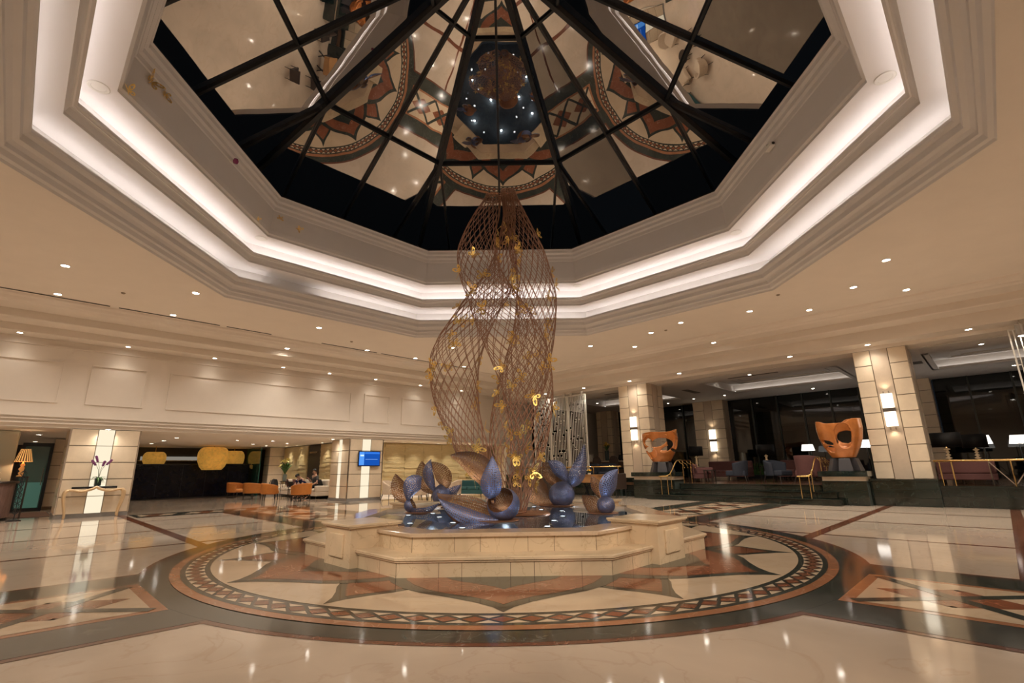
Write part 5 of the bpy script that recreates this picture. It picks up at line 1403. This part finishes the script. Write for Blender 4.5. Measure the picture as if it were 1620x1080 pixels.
dark_table('dark side table under the black lamp on the left', RW(-4.45, 18.2, ZL), .6, .62); lounge_lamp('black drum lamp left of the back column, over the tufted sofa', RW(-4.45, 18.2, ZL + .622), 1.05)
dark_table('dark side table under the black lamp right of the back column', RW(-1.5, 19.4, ZL), .6, .62); lounge_lamp('black drum lamp right of the back column', RW(-1.5, 19.4, ZL + .622), 1.25)
def floor_lamp(label, loc, k=1.0):
    t = thing('floor_lamp', label, 'floor lamp', loc, RR, 'white shaded lamps in the lounge')
    MB().lathe([(0, 0), (.15, 0), (.15, .02), (0, .03)], 20).build('base', BLACKST, parent=t); MB().tube([(0, 0, .02), (0, 0, 1.35)], .013, 8).build('pole', BLACKST, parent=t)
    m = MB(); m.add([(sx * a * k, sy * b_ * k, z) for a, b_, z in ((.26, .16, 1.32), (.20, .12, 1.62)) for sx, sy in ((-1, -1), (1, -1), (1, 1), (-1, 1))], [(0, 1, 5, 4), (1, 2, 6, 5), (2, 3, 7, 6), (3, 0, 4, 7)])
    m.build('shade', mat('lit_white_shade', (.9, .88, .85), .8, emit=(1, .95, .88), estr=1.2), parent=t)
    lamp('bulb', t, 14, (0, 0, 1.5), (1, .92, .82), .05)
    return t
floor_lamp('white shaded lamp in front of the dark windows behind the blue armchair', RW(.0, 20.8, ZL))
floor_lamp('white shaded lamp behind the bronze bowl with a round hole', RW(2.75, 18.2, ZL))
floor_lamp('white shaded floor lamp at far right, left one of the pair', RW(6.2, 18.6, ZL), 1.05)
floor_lamp('white shaded floor lamp at far right, right one of the pair', RW(7.15, 19.6, ZL), 1.0)
gp = thing('grass_planter', 'low planter of green grasses against the dark windows', 'planter', RW(-2.3, 21.0, ZL), RR)
MB().box(-1.2, 1.0, -.3, .3, 0, .18).build('trough', BLACKST, parent=gp)
random.seed(8); m = MB()
for i in range(240):
    x = random.uniform(-1.15, .95); y = random.uniform(-.25, .25); h = random.uniform(.25, .75); a = random.uniform(0, 6.28); l_ = random.uniform(.05, .2)
    m.add([(x - .012, y, .16), (x + .012, y, .16), (x + l_ * .5 * math.cos(a) + .008, y + l_ * .5 * math.sin(a), .16 + h * .7), (x + l_ * .5 * math.cos(a) - .008, y + l_ * .5 * math.sin(a), .16 + h * .7), (x + l_ * math.cos(a), y + l_ * math.sin(a), .16 + h)], [(0, 1, 2, 3), (3, 2, 4)])
o_ = m.build('grass', LEAF, parent=gp); o_['kind'] = 'stuff'
# far right group behind the brass rail
sofa('sofa', 'dusty pink sofa seen from behind through the brass rail at far right', PINKF, 1.35, RW(5.75, 14.6, ZL), RR + PI, .72, legm=TAPER)
dark_table('dark side table under the biggest black lamp beside the largest column', RW(5.35, 15.6, ZL), .5, .62); lounge_lamp('biggest black drum lamp, right beside the largest column', RW(5.35, 15.6, ZL + .622), 1.3)
dark_table('dark side table under the black lamp before the right windows', RW(6.0, 17.8, ZL), .5, .62); lounge_lamp('black drum lamp before the right windows, behind the pink sofa', RW(6.0, 17.8, ZL + .622), 1.1)
gt = thing('glass_table', 'glass console table with crossed metal legs behind the brass rail', 'console table', RW(6.75, 13.75, ZL), RR)
MB().box(-.48, .48, -.2, .2, .68, .70).build('glass_top', mat('table_glass', (.2, .26, .23), .05, coat=.5), parent=gt)
for y in (-.18, .18):
    for sx in (-1, 1):
        MB().bar((sx * .45, y, .68), (-sx * .0, y, 0.01), .02).build('leg', STEEL, parent=gt); MB().bar((sx * .45, y, .01), (sx * .45, y, .68), .02).build('upright', STEEL, parent=gt)
da = armchair('dark armchair at the far right edge beyond the glass table', BLACKF, TAPER, .9, .9, .1); da.location = RW(7.55, 14.4, ZL); da.rotation_euler = (0, 0, RR + 2.8)
# service counter and dining at the back left of the lounge
sv = thing('service_counter', 'long pale topped counter carrying the vase with yellow flowers', 'counter', RW(-10.4, 19.3, ZL), RR)
MB().box(-2.3, 2.3, 0, .7, 0, .98).build('body', MIDW, parent=sv); MB().box(-2.36, 2.36, -.05, .75, .98, 1.05).build('top', mat('pale_counter_stone', (.62, .5, .38), .3), parent=sv, bevel=.005)
ZC = ZL + 1.052
bouquet('flower_vase', 'tall slate vase of yellow flowers on the service counter', RW(-10.75, 19.6, ZC), .62, .13, mat('slate_vase', (.06, .09, .085), .3), YELLOWF, 16, .26, .50, .09, 46, 21)
uc = MB(); uc.lathe([(.0, 0), (.18, 0), (.18, .34), (.20, .36), (.16, .42), (0, .43)], 20); tag(uc.build('drink_urn', WHITEM, loc=RW(-11.9, 19.5, ZC)), 'white cylinder urn at the left end of the service counter', 'urn')
mo = thing('till_monitor', 'small black monitor on the service counter', 'monitor', RW(-9.75, 19.5, ZC), RR)
MB().box(-.17, .17, -.02, .02, .08, .36).xform(Matrix.Rotation(-.4, 4, 'X')).build('screen', mat('black_plastic', (.01, .01, .012), .3), parent=mo); MB().box(-.08, .08, -.05, .08, 0, .10).build('stand', BLACKST, parent=mo)
def dining_chair(label):
    t = thing('dining_chair', label, 'chair', (0, 0, 0), 0, 'dark dining chairs in front of the service counter')
    MB().box(-.23, .23, -.23, .23, .42, .49).build('seat', BLACKF, parent=t, bevel=.02)
    m = MB().prism([(-.22, .0), (.22, .0), (.23, .30), (.17, .44), (.07, .50), (-.07, .50), (-.17, .44), (-.23, .30)], -.03, .03); m.xform(Matrix.Translation((0, .22, .50)) @ Matrix.Rotation(PI / 2 - .12, 4, 'X'))
    m.build('backrest', mat('taupe_leather', (.085, .06, .05), .5), parent=t, bevel=.015)
    for x in (-.2, .2):
        for y in (-.2, .2): MB().tube([(x, y, .43), (x * 1.1, y * 1.1, 0)], [.02, .014], 8).build('leg', DARKW, parent=t)
    return t
dc = dining_chair('dark round-backed chair at the service counter, below the yellow flowers'); dc.location = RW(-10.35, 18.2, ZL); dc.rotation_euler = (0, 0, RR + PI); dc['group'] = 'dark dining chairs in front of the service counter'
dc.scale = (1.25, 1.25, 1.3)
dup(dc, RW(-9.05, 18.0, ZL), RR + PI, 'dark round-backed chair at the service counter, below the small monitor'); dup(dc, RW(-7.75, 17.9, ZL), RR + PI, 'dark round-backed chair half hidden by the column left of the steps')
for x, lab in ((-8.6, 'slate blue dining seat behind the brass rail, left one'), (-7.6, 'slate blue dining seat behind the brass rail, right one')):
    dup(ba, RW(x, 14.8, ZL), RR + .4, lab, 'slate blue dining seats behind the brass rail')
cdl = MB().lathe([(0, 0), (.05, 0), (.05, .22), (.02, .235), (0, .235)], 16); tag(cdl.build('candle', mat('lit_candle', (.9, .85, .7), .6, emit=(1, .8, .5), estr=.6), loc=RW(-8.15, 13.18, .952)), 'white candle behind the long thin brass rail', 'candle')
# desk in front of the low wall
dk_ = thing('wooden_desk', 'honey wood desk on dark crossed legs beside the right-hand flower sculptures', 'desk', RW(-6.75, 12.2), RR)
MB().box(-.42, .5, -.3, .3, .60, .92).build('modesty_panel', OAK, parent=dk_, bevel=.005); MB().box(-1.0, -.42, -.32, .32, .90, .95).build('side_top', WHITEM, parent=dk_); MB().box(-.45, .55, -.34, .34, .92, .95).build('top', OAK, parent=dk_)
for x in (-.3, .42): MB().bar((x - .16, 0, .62), (x + .16, 0, 0), .05).build('leg', BLACKST, parent=dk_); MB().bar((x + .16, .05, .62), (x - .16, .05, 0), .05).build('leg', BLACKST, parent=dk_)
hb = thing('high_back_chair', 'dark brown high backed chair at the honey wood desk', 'chair', RW(-7.75, 11.55), RR + 2.9)
MB().box(-.33, .33, .12, .22, .35, 1.0).build('backrest', mat('brown_leather', (.04, .024, .017), .5), parent=hb, bevel=.03); MB().box(-.32, .32, -.34, .14, .36, .50).build('seat', mat('brown_leather', (.04, .024, .017), .5), parent=hb, bevel=.03)
for x in (-.28, .28):
    for y in (-.3, .18): MB().tube([(x, y, .37), (x, y, 0)], [.022, .015], 8).build('leg', BLACKST, parent=hb)
dup(hb, (1.75, 12.1, 0), 2.2, 'dark brown high backed chair behind the lattice sculpture foot')
dup(hb, (4.75, 12.15, 0), -2.6, 'dark brown high backed chair on the far side of the honey wood desk')
bouquet('small_flower_pot', 'small pot of yellow flowers on the honey wood desk', RW(-6.85, 12.2, .952), .07, .07, WHITEM, YELLOWF, 7, .12, .17, .06, 12, 14)
bouquet('white_flower_vase', 'vase of white flowers on the low wall behind the lattice sculpture foot', RW(-11.25, 13.2, .952), .20, .08, mat('slate_vase', (.06, .09, .085), .3), WHITEF, 22, .26, .34, .07, 14, 15)

# ================================================================== PEOPLE on the sofa
def person(label, loc, rz, pose, shirt, trousers, skin=SKIN):
    """pose: dict of joints in local coords, x right, -y forward"""
    t = thing('person', label, 'person', loc, rz)
    J = pose
    def skinned(name, pts, edges, radii, m, sub=2):
        me = bpy.data.meshes.new(name); me.from_pydata([J[p] for p in pts], [(pts.index(a), pts.index(b_)) for a, b_ in edges], []); me.update()
        me.materials.append(m); o = bpy.data.objects.new(name, me); COL.objects.link(o); o.parent = t
        s = o.modifiers.new('skin', 'SKIN'); s.use_smooth_shade = True
        for i, p in enumerate(pts): me.skin_vertices[0].data[i].radius = radii[p]; me.skin_vertices[0].data[i].use_root = (i == 0)
        q = o.modifiers.new('sub', 'SUBSURF'); q.levels = sub; q.render_levels = sub
        return o
    B = {'pelvis': (.15, .12), 'waist': (.14, .105), 'chest': (.17, .12), 'neck': (.055, .055), 'head': (.07, .08), 'crown': (.078, .095), 'top': (.04, .05)}
    for s in 'LR':
        B.update({'sh' + s: (.062, .062), 'el' + s: (.045, .045), 'wr' + s: (.030, .026), 'pa' + s: (.040, .022), 'hip' + s: (.095, .09), 'kn' + s: (.065, .065), 'an' + s: (.042, .042), 'toe' + s: (.045, .03)})
        for f in range(5): B.update({'f%d' % f + s: (.011, .011), 'g%d' % f + s: (.010, .010), 'h%d' % f + s: (.008, .008)})
    pts = ['pelvis', 'waist', 'chest', 'neck', 'head', 'crown', 'top']; ed = [(pts[i], pts[i + 1]) for i in range(6)]
    for s in 'LR':
        # fingers from palm
        pa, wr = Vector(J['pa' + s]), Vector(J['wr' + s]); d = (pa - wr).normalized(); sd = d.cross(Vector((0, 0, 1))).normalized() * (1 if s == 'R' else -1); dn = Vector((0, 0, -1))
        for f in range(5):
            L = (.06, .085, .095, .088, .068)[f]; o_ = (-.045, -.028, -.009, .011, .030)[f]
            b0 = pa + sd * o_ + d * (.0 if f == 0 else .03)
            dd = (d * .6 + sd * -.7).normalized() if f == 0 else d
            J['f%d' % f + s] = tuple(b0); J['g%d' % f + s] = tuple(b0 + dd * L * .55 + dn * .012); J['h%d' % f + s] = tuple(b0 + dd * L * .9 + dn * .04)
        pts += [k + s for k in ('sh', 'el', 'wr', 'pa', 'hip', 'kn', 'an', 'toe')]
        ed += [('chest', 'sh' + s), ('sh' + s, 'el' + s), ('el' + s, 'wr' + s), ('wr' + s, 'pa' + s), ('pelvis', 'hip' + s), ('hip' + s, 'kn' + s), ('kn' + s, 'an' + s), ('an' + s, 'toe' + s)]
        for f in range(5):
            pts += [k % f + s for k in ('f%d', 'g%d', 'h%d')]; ed += [('pa' + s, 'f%d' % f + s), ('f%d' % f + s, 'g%d' % f + s), ('g%d' % f + s, 'h%d' % f + s)]
    skinned('body', pts, ed, B, skin)
    def scaled(k, names, extra): return {n: tuple(v * k + extra for v in B[n]) for n in names}
    sp = ['waist', 'chest', 'shL', 'elL', 'shR', 'elR', 'pelvis']
    J2 = dict(J); 
    for s in 'LR': J['cuf' + s] = tuple(Vector(J['shL'[:2] + s]) * .25 + Vector(J['el' + s]) * .75)
    rr = scaled(1.0, ['waist', 'chest', 'pelvis', 'shL', 'shR'], .014); rr.update({'cufL': (.064, .064), 'cufR': (.064, .064)})
    skinned('shirt', ['waist', 'pelvis', 'chest', 'shL', 'cufL', 'shR', 'cufR'], [('pelvis', 'waist'), ('waist', 'chest'), ('chest', 'shL'), ('shL', 'cufL'), ('chest', 'shR'), ('shR', 'cufR')], rr, shirt)
    rr = scaled(1.0, ['pelvis', 'hipL', 'hipR', 'knL', 'knR', 'anL', 'anR'], .014)
    skinned('trousers', ['pelvis', 'hipL', 'knL', 'anL', 'hipR', 'knR', 'anR'], [('pelvis', 'hipL'), ('hipL', 'knL'), ('knL', 'anL'), ('pelvis', 'hipR'), ('hipR', 'knR'), ('knR', 'anR')], rr, trousers)
    for s in 'LR':
        a, b_ = Vector(J['an' + s]), Vector(J['toe' + s]); MB().tube([tuple(a + (a - b_) * .35 + Vector((0, 0, -.035))), tuple(a + Vector((0, 0, -.03))), tuple(b_)], [.045, .052, .04], 10).build('shoe', BLACKG, parent=t, smooth=True, subsurf=1)
    # hair and face
    cr = Vector(J['crown']); hd = Vector(J['head']); up = (Vector(J['top']) - hd).normalized(); fw = Vector(J['face']).normalized(); rt = fw.cross(up).normalized(); fw = up.cross(rt).normalized()
    M = Matrix((rt, fw, up)).transposed()
    def hp(x, y, z): return cr + M @ Vector((x, y, z))
    m = MB().grid(lambda u, v: tuple(hp(.088 * math.sin(v * 1.75) * math.cos(2 * PI * u), .100 * math.sin(v * (1.95 if math.sin(2 * PI * u) < .1 else 1.05)) * math.sin(2 * PI * u) - .012, .10 * math.cos(v * (1.95 if math.sin(2 * PI * u) < .1 else 1.05)) + .012)), 24, 8, closed_u=True)
    m.build('hair', HAIR, parent=t, smooth=True, solid=.012)
    fc = MB()
    for sx in (-1, 1): fc.lathe([(0, -.010), (.012, 0), (0, .010)], 8, tuple(hp(sx * .032, .088, -.012)))
    fc.build('eyes', BLACKG, parent=t, smooth=True)
    MB().tube([tuple(hp(0, .088, -.015)), tuple(hp(0, .112, -.045)), tuple(hp(0, .092, -.055))], [.008, .014, .008], 8).build('nose', skin, parent=t, smooth=True)
    MB().tube([tuple(hp(-.022, .078, -.085)), tuple(hp(0, .088, -.085)), tuple(hp(.022, .078, -.085))], .006, 6).build('mouth', mat('lips', (.35, .14, .11), .5), parent=t, smooth=True)
    for sx in (-1, 1): MB().lathe([(0, -.03), (.014, -.01), (.016, .01), (0, .028)], 8, tuple(hp(sx * .088, .0, -.03))).build('ear', skin, parent=t, smooth=True)
    return t
def seated(lean, head_f, headdrop, ar):
    sh = Vector((0, -.46 * math.sin(lean), .46 * math.cos(lean)))
    P = {'pelvis': (0, 0, .56), 'waist': (0, -.20 * math.sin(lean), .56 + .20 * math.cos(lean)), 'chest': (0, sh.y * .9, .56 + sh.z * .9)}
    n = Vector((0, sh.y - .05 * math.sin(lean), .56 + sh.z + .09)); P['neck'] = tuple(n)
    hv = Vector((0, -math.sin(headdrop), math.cos(headdrop)))
    P['head'] = tuple(n + hv * .09); P['crown'] = tuple(n + hv * .165); P['top'] = tuple(n + hv * .25); P['face'] = (head_f, -math.cos(headdrop), -math.sin(headdrop))
    for s, sx in (('L', -1), ('R', 1)):
        P['sh' + s] = (sx * .19, sh.y, .56 + sh.z)
        P['el' + s] = ar[s][0]; P['wr' + s] = ar[s][1]; P['pa' + s] = tuple(Vector(ar[s][1]) + (Vector(ar[s][1]) - Vector(ar[s][0])).normalized() * .07)
        P['hip' + s] = (sx * .10, -.05, .545); P['kn' + s] = (sx * .14, -.46, .52); P['an' + s] = (sx * .14, -.44, .09); P['toe' + s] = (sx * .16, -.60, .04)
    return P
person('seated man in a dark grey polo shirt looking at his phone', LW(4.0, 17.05), RL - PI / 2 + .1,
       seated(.12, -.1, .35, {'L': ((-.28, -.10, .76), (-.12, -.33, .92)), 'R': ((.29, -.10, .74), (.16, -.34, .62))}), mat('grey_polo', (.06, .057, .055), .85), BLACKF)
person('seated person in a navy shirt bending over the laptop', LW(3.98, 18.1), RL - PI / 2 + .25,
       seated(.85, 0, 1.05, {'L': ((-.27, -.42, .66), (-.10, -.58, .62)), 'R': ((.27, -.42, .66), (.10, -.58, .62))}), mat('navy_shirt', (.018, .026, .09), .85), BLACKF)
